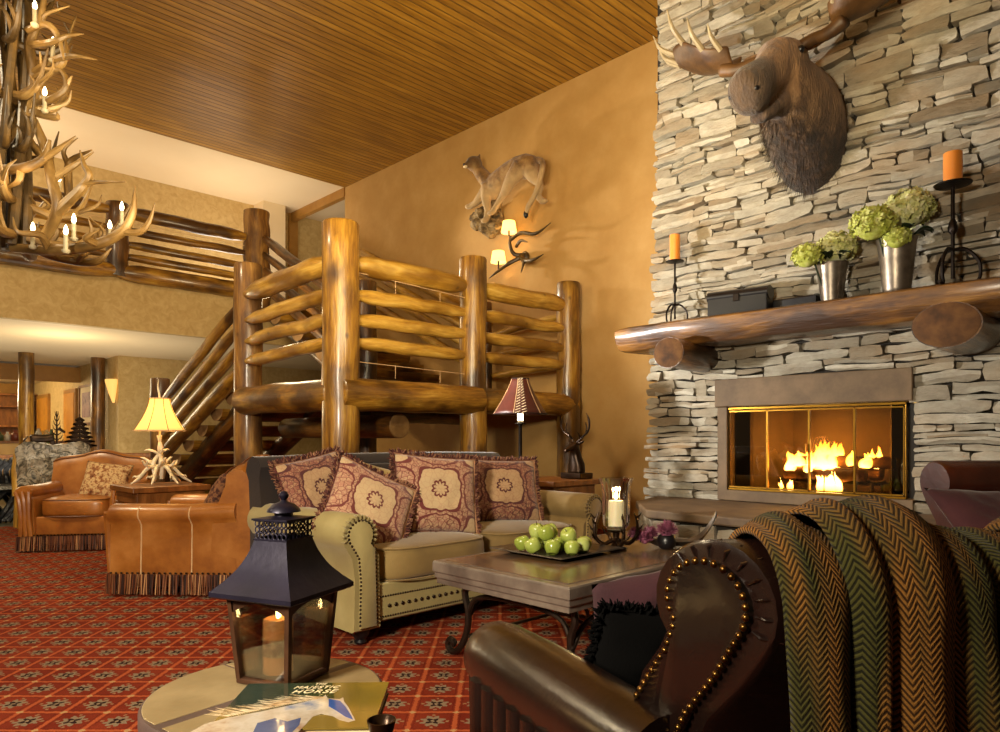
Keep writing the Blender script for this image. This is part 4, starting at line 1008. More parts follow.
# ================================================================ upholstery helpers
def scroll_outline(w, h, r, cx, n=14, sx=1):
    """front outline of a rolled arm, inner face towards +x (sx=1); origin bottom centre"""
    P = [(w/2, 0), (w/2*.95, h*.35), (w/2*.9, h-2.05*r)]
    cz = h-r
    a0, a1 = math.radians(-38), math.radians(222)
    P += [(cx+r*math.cos(a0+(a1-a0)*i/n), cz+r*math.sin(a0+(a1-a0)*i/n)) for i in range(n+1)]
    P += [(cx-r*.45, cz-r*1.15), (-w/2*.9, h*.5), (-w/2, 0)]
    return [(x*sx, z) for x, z in P]
def nails(mb, pts, y, r, step, out=(0, -1, 0)):
    """domed nail heads every step along a polyline in the x-z plane at depth y"""
    o = V(out); acc = 0
    for (x0, z0), (x1, z1) in zip(pts, pts[1:]):
        L = math.hypot(x1-x0, z1-z0); s = -acc
        while s+step <= L:
            s += step; k = s/L; c = V((lerp(x0, x1, k), y, lerp(z0, z1, k)))
            mb.lathe([(r, 0), (r*.8, r*.45), (r*.35, r*.7)], c, 8, axis=o)
        acc = L-s
def inset(P, k, cx, cz):
    return [(cx+(x-cx)*k, cz+(z-cz)*k) for x, z in P]
def arm(parent, sx, x, depth, w, h, r, m, y0=0, name='arm', nail=None, nr=.006, nstep=.018, panel=None, zb=0):
    """rolled arm at local x, from y=y0 (front) back to y0+depth, with faced front panel"""
    P = [(px, max(pz, zb)) for px, pz in scroll_outline(w, h, r, -r*.45, sx=sx)]
    mb = MB(); R = []
    for k, (yy, s) in enumerate(((0, .965), (.012, 1.0), (depth*.5, 1.0), (depth, .97))):
        R.append([(x+px*s, y0+yy, (pz-h*.5)*s+h*.5 if pz > 0.05 else pz) for px, pz in P])
    mb.rings(R); a = mb.build(name, m, parent, angle=50)
    # front panel face
    Q = [(px*.80 - sx*r*.06, pz*.965+.012) for px, pz in P]
    cx = -r*.45*sx; cz = h-r
    Q2 = []
    for px, pz in P:
        if pz > h-2.05*r-.001: Q2.append((cx+(px-cx)*.72, cz+(pz-cz)*.72))
        else: Q2.append((px*.62, max(pz, zb+.02)))
    mb = MB(); mb.rings([[(x+px, y0+.004, pz) for px, pz in Q2], [(x+px, y0-.012, pz) for px, pz in Q2], [(x+cx*.2+(px-cx*.2)*.9, y0-.018, pz*.99+.004) for px, pz in Q2]])
    f = mb.build('front_panel', panel or m, a, angle=50)
    if nail:
        mb = MB(); N_ = [(x+px, pz) for px, pz in Q2]; nails(mb, N_, y0-.014, nr, nstep); mb.build('nail_stud', nail, a)
    # gathered pleats round the roll front
    mb = MB()
    for i in range(15):
        an = math.radians(-20+i*15.5); c, s = math.cos(an), math.sin(an)
        mb.tube([(x+sx*(-r*.45)+sx*c*r*.74, y0-.005, cz+s*r*.74), (x-sx*r*.45+sx*c*r*.93, y0-.008, cz+s*r*.93), (x-sx*r*.45+sx*c*r*1.0, y0+.02, cz+s*r*1.0)], [r*.045, r*.075, r*.02], 6)
    mb.build('pleats', m, a)
    return a
def cushion(parent, name, m, c, d, seed=0, crown=.03, bev=.035, rz=0, rx=0, welt=None, n=12, sag=0):
    """boxed cushion with crowned faces; c centre, d size"""
    mb = MB(); cx, cy, cz = c; R = Matrix.Rotation(rz, 3, 'Z') @ Matrix.Rotation(rx, 3, 'X')
    a, b, h = d[0]/2, d[1]/2, d[2]/2
    def sq(t, p=5.0):   # superellipse ring
        ct, st = math.cos(t), math.sin(t)
        return (abs(ct)**(2/p)*(1 if ct >= 0 else -1), abs(st)**(2/p)*(1 if st >= 0 else -1))
    N_ = 48; prof = [(.0, -1), (.5, -1), (.86, -1), (.97, -.93), (1.0, -.7), (1.005, 0), (1.0, .7), (.97, .93), (.86, 1), (.5, 1), (0.02, 1)]
    rings = []
    for q, z in prof:
        rg = []
        for k in range(N_):
            sx, sy = sq(2*PI*k/N_)
            x, y = sx*q*a, sy*q*b
            cr = crown*(1-(x/a)**2)*(1-(y/b)**2)*(1 if z > 0 else .3)*abs(z)
            zz = z*h + cr*(1 if z > 0 else -1) + noise.noise(V((x*4, y*4, seed+z)))*.010 - sag*math.exp(-((x/a)**2+(y/b)**2)*3)*(z > 0)
            rg.append(V(c)+R@V((x, y, zz)))
        rings.append(rg)
    mb.rings(rings); o = mb.build(name, m, parent, sub=1)
    if welt:
        w = MB()
        for z in (-.93, .93):
            pts = []
            for k in range(N_):
                sx, sy = sq(2*PI*k/N_); pts.append(V(c)+R@V((sx*a*.985, sy*b*.985, z*h)))
            w.tube(pts, .005, 6, cap=False, close=True)
        w.build('welt', welt, o)
    return o
def pillow(name, label, cat, loc, rot, w, h, th, m, fringe=None, grp=None, seed=0, fl=.034, extra=True):
    """throw pillow standing in local x-z, facing -y"""
    mb = MB(); r = random.Random(seed); ph = r.uniform(0, 9)
    def bound(u, v):   # pinched corners
        x, z = (u-.5)*2, (v-.5)*2
        px = x*(1-.055*(1-z*z)); pz = z*(1-.055*(1-x*x))
        return px*w/2, pz*h/2
    def face(s):
        def f(u, v):
            x, z = (u-.5)*2, (v-.5)*2; px, pz = bound(u, v)
            t = max(0, (1-abs(x)**3.2))**.62*max(0, (1-abs(z)**3.2))**.62
            d = th/2*t*(1+.12*noise.noise(V((x*1.6+ph, z*1.6, s)))) + .012*noise.noise(V((x*4+ph, z*4, s)))*t
            return V((px, -s*d, pz))
        return f
    mb.grid(face(1), 22, 22); mb.grid(face(-1), 22, 22)
    o = mb.build(name, m, None, recalc=False); o.location = loc; o.rotation_euler = rot
    # keep outward normals on both faces
    bm = bmesh.new(); bm.from_mesh(o.data); bmesh.ops.remove_doubles(bm, verts=bm.verts, dist=.0005); bmesh.ops.recalc_face_normals(bm, faces=bm.faces); bm.to_mesh(o.data); bm.free()
    tag(o, label, cat, grp)
    if fringe:
        f = MB(); per = []; n = 60
        for k in range(n): per.append((k/n, 0))
        for k in range(n): per.append((1, k/n))
        for k in range(n): per.append((1-k/n, 1))
        for k in range(n): per.append((0, 1-k/n))
        pts = [V((bound(u, v)[0], 0, bound(u, v)[1])) for u, v in per]
        f.tube(pts, fl*.32, 6, cap=False, close=True)
        for i, p in enumerate(pts):
            for q in range(4):
                d = V((p.x/w*2, 0, p.z/h*2)); 
                mxx = max(abs(d.x), abs(d.z)); d = V((d.x if abs(d.x) > mxx*.9 else d.x*.15, 0, d.z if abs(d.z) > mxx*.9 else d.z*.15)).normalized()
                d = (d+V((r.uniform(-.7, .7), r.uniform(-.8, .8), r.uniform(-.7, .7)))).normalized(); L = fl*r.uniform(.7, 1.2)
                pp = p+V((r.uniform(-1, 1), r.uniform(-1, 1), r.uniform(-1, 1)))*.005
                f.tube([pp, pp+d*L*.6, pp+d*L], [fl*.13, fl*.16, fl*.05], 4)
        f.build('fringe', fringe, o)
    return o

# ================================================================ sofa  (local: width along x, front toward -y)
SX0, SX1 = 1.97, 4.02
SW = SX1-SX0
t_ = thing('sofa', 'olive gold rolled arm sofa with nailhead trim before the log landing', 'sofa', (-3.62, (SX0+SX1)/2, 0), PI/2)
hx = SW/2; FY = -.50; BY = .76
for sx in (-1, 1):
    arm(t_, -sx, sx*(hx-.09), 1.12, .17, .70, .105, M['sofa_arm'] if sx < 0 else M['sofa'], y0=FY, nail=M['bronze'], nr=.0075, nstep=.0205, zb=.085)
mb = MB(); mb.box2((-hx+.10, FY+.05, .10), (hx-.10, BY-.08, .31)); mb.build('base', M['sofa_arm'], t_, smooth=False, bevel=.01)
mb = MB(); mb.rings([[(x, y, z) for x, z in ((-hx+.165, .115), (hx-.165, .115), (hx-.165, .315), (-hx+.165, .315))] for y in (FY+.02, FY+.06)]); ap = mb.build('front_rail', M['sofa_arm'], t_, smooth=False, bevel=.008)
mb = MB()
nails(mb, [(-hx+.17, .245), (hx-.17, .245)], FY+.019, .0062, .0165); nails(mb, [(-hx+.17, .135), (hx-.17, .135)], FY+.019, .0062, .0165); nails(mb, [(-hx+.2, .19), (hx-.17, .19)], FY+.019, .0115, .044)
mb.build('nail_stud', M['bronze'], ap)
mb = MB()   # back with rolled top
P = [(.10, .30), (.13, .60), (.17, .86), (.15, .93), (.19, .985), (.27, .995), (.34, .96), (.36, .90), (.32, .84), (.30, .6), (.30, .10), (.16, .10)]
mb.rings([[(x, y+.36, z-(.012 if abs(x) > hx-.03 else 0)) for y, z in P] for x in (-hx-.02, -hx+.02, -hx*.5, 0, hx*.5, hx-.02, hx+.02)]); mb.build('backrest', M['sofa_back'], t_, angle=50)
for i, sx in enumerate((-1, 1)):
    cushion(t_, 'seat_cushion', M['sofa'], (sx*(hx-.18)/2*1.0, -.005, .405), ((hx-.18)*.99, 1.04, .185), i, .035, welt=M['sofa'])
    cushion(t_, 'back_cushion', M['sofa_back'], (sx*(hx-.18)/2, .42, .70), ((hx-.19)*.98, .44, .26), 5+i, .04, rx=math.radians(80))
for sx in (-1, 1):
    for y in (FY+.08, BY-.1):
        MB().lathe([(.028, 0), (.036, .012), (.028, .025), (.045, .05), (.05, .075), (.04, .11)], (sx*(hx-.10), y, 0), 16).build('bun_foot', M['black'], t_)
# sofa pillows, placed in the room
def rotz(a): return math.radians(a)
# facing +X in the room: local -y -> +X is a turn of 90 degrees
GP = 'pillows on the olive sofa'
pillow('pillow', 'dark backed fringed pillow behind the leftmost damask pillow on the sofa', 'pillow', (-3.80, 2.15, .775), (rotz(-16), rotz(-10), rotz(96)), .46, .44, .14, M['damask_dark'], M['fringe'], GP, 1)
pillow('pillow', 'leftmost damask pillow tilted against the near sofa arm', 'pillow', (-3.42, 2.27, .70), (rotz(-28), rotz(26), rotz(72)), .52, .48, .15, M['damask'], M['fringe'], GP, 2)
pillow('pillow', 'plain gold pillow peeking out behind the leftmost damask pillow', 'pillow', (-3.74, 2.50, .74), (rotz(-18), rotz(16), rotz(84)), .42, .42, .13, M['gold_cloth'], None, GP, 3)
pillow('pillow', 'large damask medallion pillow standing in the middle of the sofa', 'pillow', (-3.44, 2.78, .745), (rotz(-16), rotz(5), rotz(72)), .56, .50, .17, M['damask'], M['fringe'], GP, 4)
pillow('pillow', 'plain gold pillow edge showing right of the middle damask pillow', 'pillow', (-3.66, 3.03, .735), (rotz(-16), rotz(6), rotz(84)), .42, .46, .12, M['gold_cloth'], None, GP, 5)
pillow('pillow', 'rightmost damask pillow with dark fringe below the leather shaded lamp', 'pillow', (-3.55, 3.46, .725), (rotz(-20), rotz(2), rotz(68)), .58, .47, .17, M['damask_dark'], M['fringe'], GP, 6)

# ================================================================ tan leather club chairs (local: front toward -y)
def fringe_skirt(parent, path, z0, z1, m, step=.011, seed=0):
    mb = MB(); r = random.Random(seed)
    for (x0, y0), (x1, y1) in zip(path, path[1:]):
        L = math.hypot(x1-x0, y1-y0); n = int(L/step); nx, ny = (y1-y0)/L, -(x1-x0)/L
        for i in range(n):
            k = (i+r.random())/n; x, y = lerp(x0, x1, k), lerp(y0, y1, k); q = r.uniform(-.003, .006)
            dx, dy = (x1-x0)/L*r.uniform(-.008, .008), (y1-y0)/L*r.uniform(-.008, .008)
            w = r.uniform(.0015, .0035); tx, ty = (x1-x0)/L*w, (y1-y0)/L*w
            a = [(x-tx+nx*q, y-ty+ny*q, z1), (x+tx+nx*q, y+ty+ny*q, z1), (x+tx*.8+dx+nx*(q+.012), y+ty*.8+dy+ny*(q+.012), z0+r.uniform(0, .012)), (x-tx*.8+dx+nx*(q+.012), y-ty*.8+dy+ny*(q+.012), z0+r.uniform(0, .012))]
            b = [(p[0]-nx*.004, p[1]-ny*.004, p[2]) for p in a]; mb.rings([a, b])
    return mb.build('fringe', m, parent, smooth=False)
def club_chair(label, loc, rz):
    t = thing('club_chair', label, 'armchair', loc, rz, 'tan leather club chairs by the antler lamp')
    hx = .49; FY = -.45
    L = M['tan_leather']
    mb = MB(); mb.rings([[(x*s, y*s, z) for x, y in ((-hx+.02, FY+.03), (hx-.02, FY+.03), (hx-.02, .44), (-hx+.02, .44))] for z, s in ((.06, .97), (.15, .98), (.30, 1.0))]); mb.build('base', M['tan_leather_dk'], t, smooth=False, bevel=.02)
    mb = MB(); mb.box2((-hx+.10, FY+.02, .16), (hx-.10, FY+.07, .34)); mb.build('front_rail', L, t, smooth=False, bevel=.012)
    for sx in (-1, 1):
        # arm: outer side bulging, soft scroll
        P = scroll_outline(.15, .64, .085, -.03, sx=-sx)
        mb = MB(); R = []
        for yy, s, dz in ((0, .95, -.01), (.02, 1, 0), (.25, 1.02, 0), (.50, 1.02, .0), (.80, .98, .02)):
            R.append([(sx*(hx-.09)+px*s, FY+yy, .14+(pz*(.50+dz)/.64)) for px, pz in P])
        mb.rings(R)
        # swell of the outer side
        a = mb.build('arm', L, t, angle=60)
        mb = MB()
        for off in (-.050, .0, .050):
            pts = [(sx*(hx-.09)+off*.9-sx*.03*0 + sx*.0, FY-.004, .16), (sx*(hx-.085)+off*.7, FY-.016, .34), (sx*(hx-.075)+off*.85, FY-.016, .50), (sx*(hx-.055)+off*1.15, FY-.008, .585)]
            curve_tube(mb, pts, [.021, .024, .025, .020], 8, 5)
        mb.build('front_panel', L, a)
        mb = MB()
        for yy in (.20, .52): mb.tube([(sx*(hx-.09)-px*0+ (px)*1.022, FY+yy, .14+pz*.50/.64) for px, pz in P[-9:]], .0045, 6)
        mb.build('welt', M['welt'], a)
    cushion(t, 'seat_cushion', L, (0, -.13, .42), (.62, .66, .17), 3, .04, welt=M['tan_leather_dk'])
    # camel back
    mb = MB(); R = []; n = 18
    for i in range(n+1):
        x = (i/n-.5)*2; X = x*(hx-.02); top = .955-.10*abs(x)**2.6+.018*math.cos(x*PI*2.0)
        R.append([(X, .17+.02*x*x, .30), (X, .20, .55), (X, .28, top-.10), (X, .285, top-.03), (X, .325, top), (X, .38, top+.005), (X, .425, top-.03), (X, .43, top-.12), (X, .44, .5), (X, .44, .14)])
    mb.rings(R); b = mb.build('backrest', L, t, angle=60)
    mb = MB(); mb.tube([(p[3][0], p[3][1]-.004, p[3][2]+.01) for p in R], .006, 6); mb.build('welt', M['tan_leather_dk'], b)
    fringe_skirt(t, [(-hx, .45), (-hx, FY-.005), (hx, FY-.005), (hx, .45), (-hx, .45)], .012, .155, M['lfringe'], .0055, 5)
    mb = MB()
    for x0, y0, x1, y1, o in ((-hx+.01, FY-.012, hx-.01, FY-.012, (0, -1, 0)),): nails(mb, [(x0, .165), (x1, .165)], y0, .008, .03, o)
    for sx in (-1, 1):
        for k in range(26): mb.lathe([(.008, 0), (.006, .004), (.002, .006)], (sx*(hx+.008), FY+.02+k*.034, .165), 8, axis=(sx, 0, 0))
    mb.build('nail_stud', M['bronze'], t)
    for sx in (-1, 1):
        for y in (FY+.06, .38): MB().box((sx*(hx-.08), y, .035), (.05, .05, .07)).build('leg', M['black'], t)
    return t
D = math.degrees
c1 = W(-4.22, 7.20); club_chair('tan leather club chair facing the room, farther left with a speckled pillow', (c1.x, c1.y, 0), math.radians(45.8+10))
c2 = W(-2.20, 5.32); cc2 = club_chair('tan leather club chair seen from its fringed side, behind the lantern', (c2.x, c2.y, 0), math.radians(45.8-92)); cc2.scale = (1, 1.12, 1)
q = W(-4.02, 7.12, .66); pillow('pillow', 'speckled brown and cream pillow on the far tan leather chair', 'pillow', q, (rotz(-22), rotz(6), rotz(45.8+6)), .46, .40, .15, M['leopard'], None, 'pillows on the tan chairs', 7)
q = W(-2.05, 5.16, .66); pillow('pillow', 'dark paisley pillow leaning in the near tan leather chair', 'pillow', q, (rotz(-26), rotz(0), rotz(45.8-85)), .46, .44, .16, M['paisley'], None, 'pillows on the tan chairs', 8)

# ================================================================ dark leather armchair in front, turned to the fire (local: front toward +y)
t_ = thing('leather_armchair', 'dark oxblood leather armchair in front with rolled back under a wool throw', 'armchair', W(.655, 1.473, 0), math.radians(45.8+3))
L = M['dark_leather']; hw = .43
mb = MB(); mb.box2((-hw+.10, -.20, .12), (hw-.10, .55, .35)); mb.build('base', L, t_, smooth=False, bevel=.02)
# back, leaning: a swept slab with a big roll at the top
def back_prof(s=1.0):
    P = []
    # front face going up, over the roll, down the rear
    P += [(-.07, .28), (-.12, .45), (-.19, .60), (-.25, .70), (-.285, .755)]
    c = (-.375, .845); r = .098
    for i in range(17):
        a = math.radians(-38+ -0 + i*(250/16)); P.append((c[0]+r*math.cos(a), c[1]+r*math.sin(a)))
    P += [(-.425, .735), (-.37, .66), (-.32, .54), (-.27, .38), (-.24, .14), (-.08, .14)]
    return P
BP = back_prof()
CANT = .6
def cx_(x, y):   # the ends of the back flare: the rear of the end face sits further in
    k = max(0, (abs(x)-.25)/(hw-.25)); return x - math.copysign(1, x)*k*CANT*max(0, (-.24-y)) if x else x
mb = MB(); R = []
for i, x in enumerate((-hw, -hw+.012, -hw+.05, -.2, 0, .2, hw-.05, hw-.012, hw)):
    k = .96 if i in (0, 8) else 1
    R.append([(cx_(x, y), -.35+(y+.35)*k, .7+(z-.7)*k if z > .2 else z) for y, z in BP])
mb.rings(R); bk_ = mb.build('backrest', L, t_, angle=50)
for sx in (-1, 1):
    Q = []
    for y, z in BP:
        if z > .757: Q.append((-.375+(y+.375)*.66, .845+(z-.845)*.66))
        else:
            mid = (-.19 if z < .38 else lerp(-.19, -.25, (z-.38)/.2) if z < .58 else lerp(-.25, -.34, (z-.58)/.17))
            Q.append((mid+(y-mid)*.62, max(z, .16)))
    ex = lambda y, o: sx*(hw+o-CANT*max(0, -.24-y))
    mb = MB(); mb.rings([[(ex(y, -.004), y, z) for y, z in Q], [(ex(y, .010), y, z) for y, z in Q], [(ex(y, .014), -.30+(y+.30)*.93, .6+(z-.6)*.97) for y, z in Q]])
    p_ = mb.build('side_panel', M['dark_leather'], bk_, angle=50)
    mb = MB(); pts = Q+[Q[0]]; acc = 0; st = .0155
    for (y0, z0), (y1, z1) in zip(pts, pts[1:]):
        Ln = math.hypot(y1-y0, z1-z0); s = -acc
        while s+st <= Ln:
            s += st; k = s/Ln; mb.lathe([(.0068, 0), (.0055, .0035), (.0022, .0055)], (ex(lerp(y0, y1, k), .009), lerp(y0, y1, k), lerp(z0, z1, k)), 8, axis=(sx, -.4, 0))
        acc = Ln-s
    mb.build('nail_stud', M['old_brass'], bk_)
    mb = MB()
    for i in range(4, 13):
        a = math.radians(-25+i*19); c_, s_n = math.cos(a), math.sin(a); g = lambda q, o: (ex(-.375+c_*q, o), -.375+c_*q, .845+s_n*q)
        mb.tube([g(.070, .001), g(.086, .003), g(.0985, -.02)], [.001, .0028, .001], 6)
    mb.build('pleats', L, bk_)
    # arm: fat roll running forward and flaring outward
    rearp, frontp = V((sx*(hw-.03), -.32, .57)), V((sx*(hw+.24), .32, .57)); dv = (frontp-rearp); Ld = dv.length; dv.normalize(); nv = V((dv.y, -dv.x, 0))
    mb = MB(); R = []
    for q, s in ((0, .95), (.3, 1), (.6, 1.03), (.86, 1.0), (.94, .93), (.985, .70), (1.0, .35)):
        c = rearp+dv*Ld*q; R.append([c+nv*math.cos(2*PI*k/28)*.090*s+V((0, 0, math.sin(2*PI*k/28)*.085*s)) for k in range(28)])
    mb.rings(R); a_ = mb.build('arm', L, t_, angle=60)
    mb = MB(); mb.rings([[rearp+dv*Ld*q+nv*x+V((0, 0, z-.57)) for x, z in ((-.05, .10), (.05, .10), (.055, .52), (-.055, .52))] for q in (.03, .88)]); mb.build('arm_side', L, a_, smooth=False, bevel=.03)
    mb = MB()
    for k in range(5):
        o_ = rearp+dv*Ld*.89+nv*(-.05+.025*k); mb.tube([o_+V((0, 0, -.47)), o_+dv*.02+V((0, 0, -.27)), o_+dv*.035+V((0, 0, -.04))], [.018, .020, .019], 10)
    for k in range(10):
        o_ = rearp+dv*Ld*(.02+.09*k)+nv*.056*(1 if sx > 0 else -1)*1.0; 
        mb.tube([o_+V((0, 0, -.47)), o_+nv*.012*sx+V((0, 0, -.27)), o_+nv*sx*.012+V((0, 0, -.03))], [.030, .032, .030], 10)
    mb.build('channels', L, a_)
cushion(t_, 'seat_cushion', M['dark_leather2'], (0, .22, .43), (.78, .74, .17), 9, .03)
for sx in (-1, 1):
    for y in (-.24, .46): MB().lathe([(.02, 0), (.03, .05), (.04, .12)], (sx*(hw-.08), y, 0), 12).build('leg', M['black'], t_)
MAT_ARM = Matrix.Translation(W(.655, 1.473, 0)) @ Matrix.Rotation(math.radians(45.8+3), 4, 'Z')
def A(x, y, z): return MAT_ARM @ V((x, y, z))
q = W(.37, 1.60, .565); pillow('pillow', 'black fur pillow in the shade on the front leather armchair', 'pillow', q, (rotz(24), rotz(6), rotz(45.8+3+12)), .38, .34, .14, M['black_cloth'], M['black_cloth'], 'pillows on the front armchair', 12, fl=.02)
q = W(.44, 1.86, .60); pillow('pillow', 'mauve pillow behind the black one on the front leather armchair', 'pillow', q, (rotz(20), rotz(-8), rotz(45.8+3+14)), .44, .36, .14, M['mauve'], None, 'pillows on the front armchair', 13)
# herringbone throw over the back: bunched folds hanging side by side
def x_for(px, y):
    c, sn = math.cos(math.radians(3)), math.sin(math.radians(3)); u = (px-500)/698
    # (.68 + x c - y sn) = u (1.524 + x sn + y c)
    return (u*(1.473+y*c)-.655+y*sn)/(c-u*sn)
mb = MB(); LS = 1.30
def fold(pxs, ws, depth, lift, uo, s0=0):
    """pxs / ws: picture-width guide at the ridge, half way down and at the hem; built at the back's own distance"""
    xs = [x_for(pxs[0], -.375), x_for(pxs[1], -.50), x_for(pxs[2], -.52)]; ww = [w/698*1.06 for w in ws]
    NU, NV = 16, 70; idx = {}
    for j in range(NV+1):
        s = s0+(LS-s0)*j/NV
        if s < .16: y, z, ny, nz = -.262+.03*(1-s/.16), .80+(s-.16)*.9, .9, .2
        elif s < .50:
            a = math.radians(10+(s-.16)/.34*170); ny, nz = math.cos(a), math.sin(a); y, z = -.375+.108*ny, .845+.108*nz
        else:
            d = s-.50; y, z, ny, nz = -.483-.025*math.sin(min(d, .5)*PI), .845-d, -1, 0
        f = min(1, max(0, (s-.30)/.45)); g = min(1, max(0, (s-.75)/.45))
        x0 = lerp(lerp(xs[0], xs[1], f), xs[2], g); w = lerp(lerp(ww[0], ww[1], f**.7), ww[2], g)
        lf = lift*math.exp(-((s-.33)/.16)**2)
        for i in range(NU+1):
            tau = (i/NU-.5)*2; wob = noise.noise(V((tau*1.5+uo*5, s*5, uo)))*.012
            b = math.cos(tau*PI/2*.98)**.75*depth*(.55+.45*f)+lf+wob
            k = mb.add(A(x0+tau*w/2+noise.noise(V((s*4, uo, 3)))*.010, y+ny*b, z+nz*b)); mb.uv[k] = (uo+tau*w*.75, s); idx[i, j] = k
    for i in range(NU):
        for j in range(NV): mb.f.append([idx[i, j], idx[i+1, j], idx[i+1, j+1], idx[i, j+1]])
fold((780, 822, 842), (70, 52, 50), .034, .002, 0)
fold((826, 868, 882), (52, 24, 22), .038, .024, .35)
fold((866, 918, 945), (84, 52, 74), .050, .022, .70)
fold((920, 978, 1012), (66, 36, 44), .040, -.010, 1.05)
fold((980, 1045, 1095), (70, 56, 60), .030, -.02, 1.4)
fold((1050, 1110, 1160), (90, 80, 80), .045, .0, 1.8)
o = mb.build('wool_throw', M['throw'], solid=.010)
tag(o, 'olive and rust herringbone wool throw draped over the front armchair back', 'blanket')

# ================================================================ dark leather chair at the right edge, facing left
cr = W(2.56, 3.02); rz_ = math.radians(45.8+180+8)
t_ = thing('leather_armchair', 'chestnut leather armchair by the hearth, cut off by the right edge', 'armchair', (cr.x, cr.y, 0), rz_)
hw = .44
mb = MB(); mb.box2((-hw+.1, -.30, .12), (hw-.1, .42, .34)); mb.build('base', L, t_, smooth=False, bevel=.02)
mb = MB(); R = []
for i, x in enumerate((-hw, -hw+.012, -hw+.05, -.2, 0, .2, hw-.05, hw-.012, hw)):
    k = .96 if i in (0, 8) else 1
    R.append([(x, -.35+(y+.35)*k, .7+(z-.7)*k+.05 if z > .2 else z) for y, z in BP])
mb.rings(R); b = mb.build('backrest', M['dark_leather2'], t_, angle=50)
mb = MB()
for x in (-.3, -.15, 0, .15, .3): mb.tube([(x, -.10, .40), (x, -.17, .52), (x, -.245, .68), (x, -.29, .80)], [.006, .008, .008, .004], 6)
mb.build('channel_seams', M['black'], b)
for sx in (-1, 1):
    mb = MB(); R = []
    for yy, s in ((-.16, .95), (.0, 1), (.25, 1.02), (.40, 1.0), (.445, .93), (.465, .70), (.47, .35)):
        R.append([(sx*(hw+.045)+math.cos(2*PI*k/24)*.09*s, yy, .60+math.sin(2*PI*k/24)*.09*s) for k in range(24)])
    mb.rings(R); a_ = mb.build('arm', L, t_, angle=60)
    mb = MB(); mb.rings([[(sx*(hw+.045)+x, y, z) for x, z in ((-.06, .10), (.06, .10), (.065, .54), (-.065, .54))] for y in (-.14, .40)]); mb.build('arm_side', L, a_, smooth=False, bevel=.03)
cushion(t_, 'seat_cushion', M['dark_leather2'], (0, .12, .42), (.76, .66, .17), 9, .03)
for sx in (-1, 1):
    for y in (-.24, .36): MB().lathe([(.02, 0), (.03, .05), (.04, .12)], (sx*(hw-.08), y, 0), 12).build('leg', M['black'], t_)
q = W(1.98, 2.70, .74); pillow('pillow', 'plum coloured pillow on the leather chair at the right edge', 'pillow', q, (rotz(-50), rotz(4), rotz(45.8+8)), .50, .44, .13, M['mauve'], None, None, 14)
mb = MB(); r = random.Random(1)
# ================================================================ coffee table
TX0, TX1, TY0, TY1, TZ = -2.70, -1.82, 2.16, 3.74, .50
cx, cy = (TX0+TX1)/2, (TY0+TY1)/2; hx, hy = (TX1-TX0)/2, (TY1-TY0)/2
t_ = thing('coffee_table', 'rectangular coffee table with slate grey top and scrolled iron legs', 'table', (cx, cy, 0))
mb = MB(); mb.rings([[(x*s+0, y*s2, z) for x, y in ((-hx, -hy), (hx, -hy), (hx, hy), (-hx, hy))] for z, s, s2 in ((.385, .965, .98), (.41, .965, .98), (.415, .985, .99), (.44, .985, .99), (.445, 1, 1), (.488, 1, 1), (.497, .99, .995))])
mb.build('frame', M['table_rim'], t_, smooth=False, bevel=.003)
MB().box((0, 0, .494), (2*hx-.09, 2*hy-.09, .012)).build('top_inlay', M['tabletop'], t_, smooth=False, bevel=.002)
def flatbar(mb, pts, w, th, n=8):
    p = smooth_path(pts, n); mb.tube(p, w, 4, flat=th/w)
for sx in (-1, 1):
    for sy in (-1, 1):
        X, Y = sx*(hx-.10), sy*(hy-.14)
        mb = MB()
        curve_tube(mb, [(X, Y, .385), (X+sx*.015, Y, .32), (X-sx*.01, Y+sy*-.0, .24), (X-sx*.0, Y, .14), (X+sx*.05, Y, .05), (X+sx*.11, Y, .016), (X+sx*.145, Y, .04), (X+sx*.13, Y, .075), (X+sx*.10, Y, .065), (X+sx*.105, Y, .045)], [.017]*9+[.011], 8, 6)
        mb.build('leg', M['iron_leg'], t_)
    mb = MB()
    curve_tube(mb, [(sx*(hx-.10), -(hy-.14), .20), (sx*(hx-.11), -(hy-.24), .29), (sx*(hx-.13), -(hy-.5), .33), (sx*(hx-.13), 0, .335), (sx*(hx-.13), (hy-.5), .33), (sx*(hx-.11), (hy-.24), .29), (sx*(hx-.10), (hy-.14), .20)], .012, 8, 6)
    mb.tube([(sx*(hx-.11), -(hy-.16), .12), (sx*(hx-.11), hy-.16, .12)], .010, 8)
    mb.build('side_stretcher', M['iron_leg'], t_)
for sy in (-1, 1):
    mb = MB()
    curve_tube(mb, [(-(hx-.10), sy*(hy-.14), .20), (-(hx-.15), sy*(hy-.14), .30), (-(hx-.26), sy*(hy-.14), .335), (0, sy*(hy-.14), .34), (hx-.26, sy*(hy-.14), .335), (hx-.15, sy*(hy-.14), .30), (hx-.10, sy*(hy-.14), .20)], .012, 8, 6)
    mb.tube([(-(hx-.12), sy*(hy-.14), .12), (hx-.12, sy*(hy-.14), .12)], .010, 8); mb.build('end_stretcher', M['iron_leg'], t_)
mb = MB()
for s in (-1, 1):
    for q in (-1, 1):
        curve_tube(mb, [(0, s*.04, .12), (q*.03, s*.16, .16), (q*.10, s*.26, .26), (q*.05, s*.34, .33), (q*.0, s*.28, .30), (q*.04, s*.24, .27)], .010, 7, 6)
curve_tube(mb, [(-(hx-.11), 0, .12), (0, 0, .14), (hx-.11, 0, .12)], .011, 7, 6); mb.build('centre_scrolls', M['iron_leg'], t_)
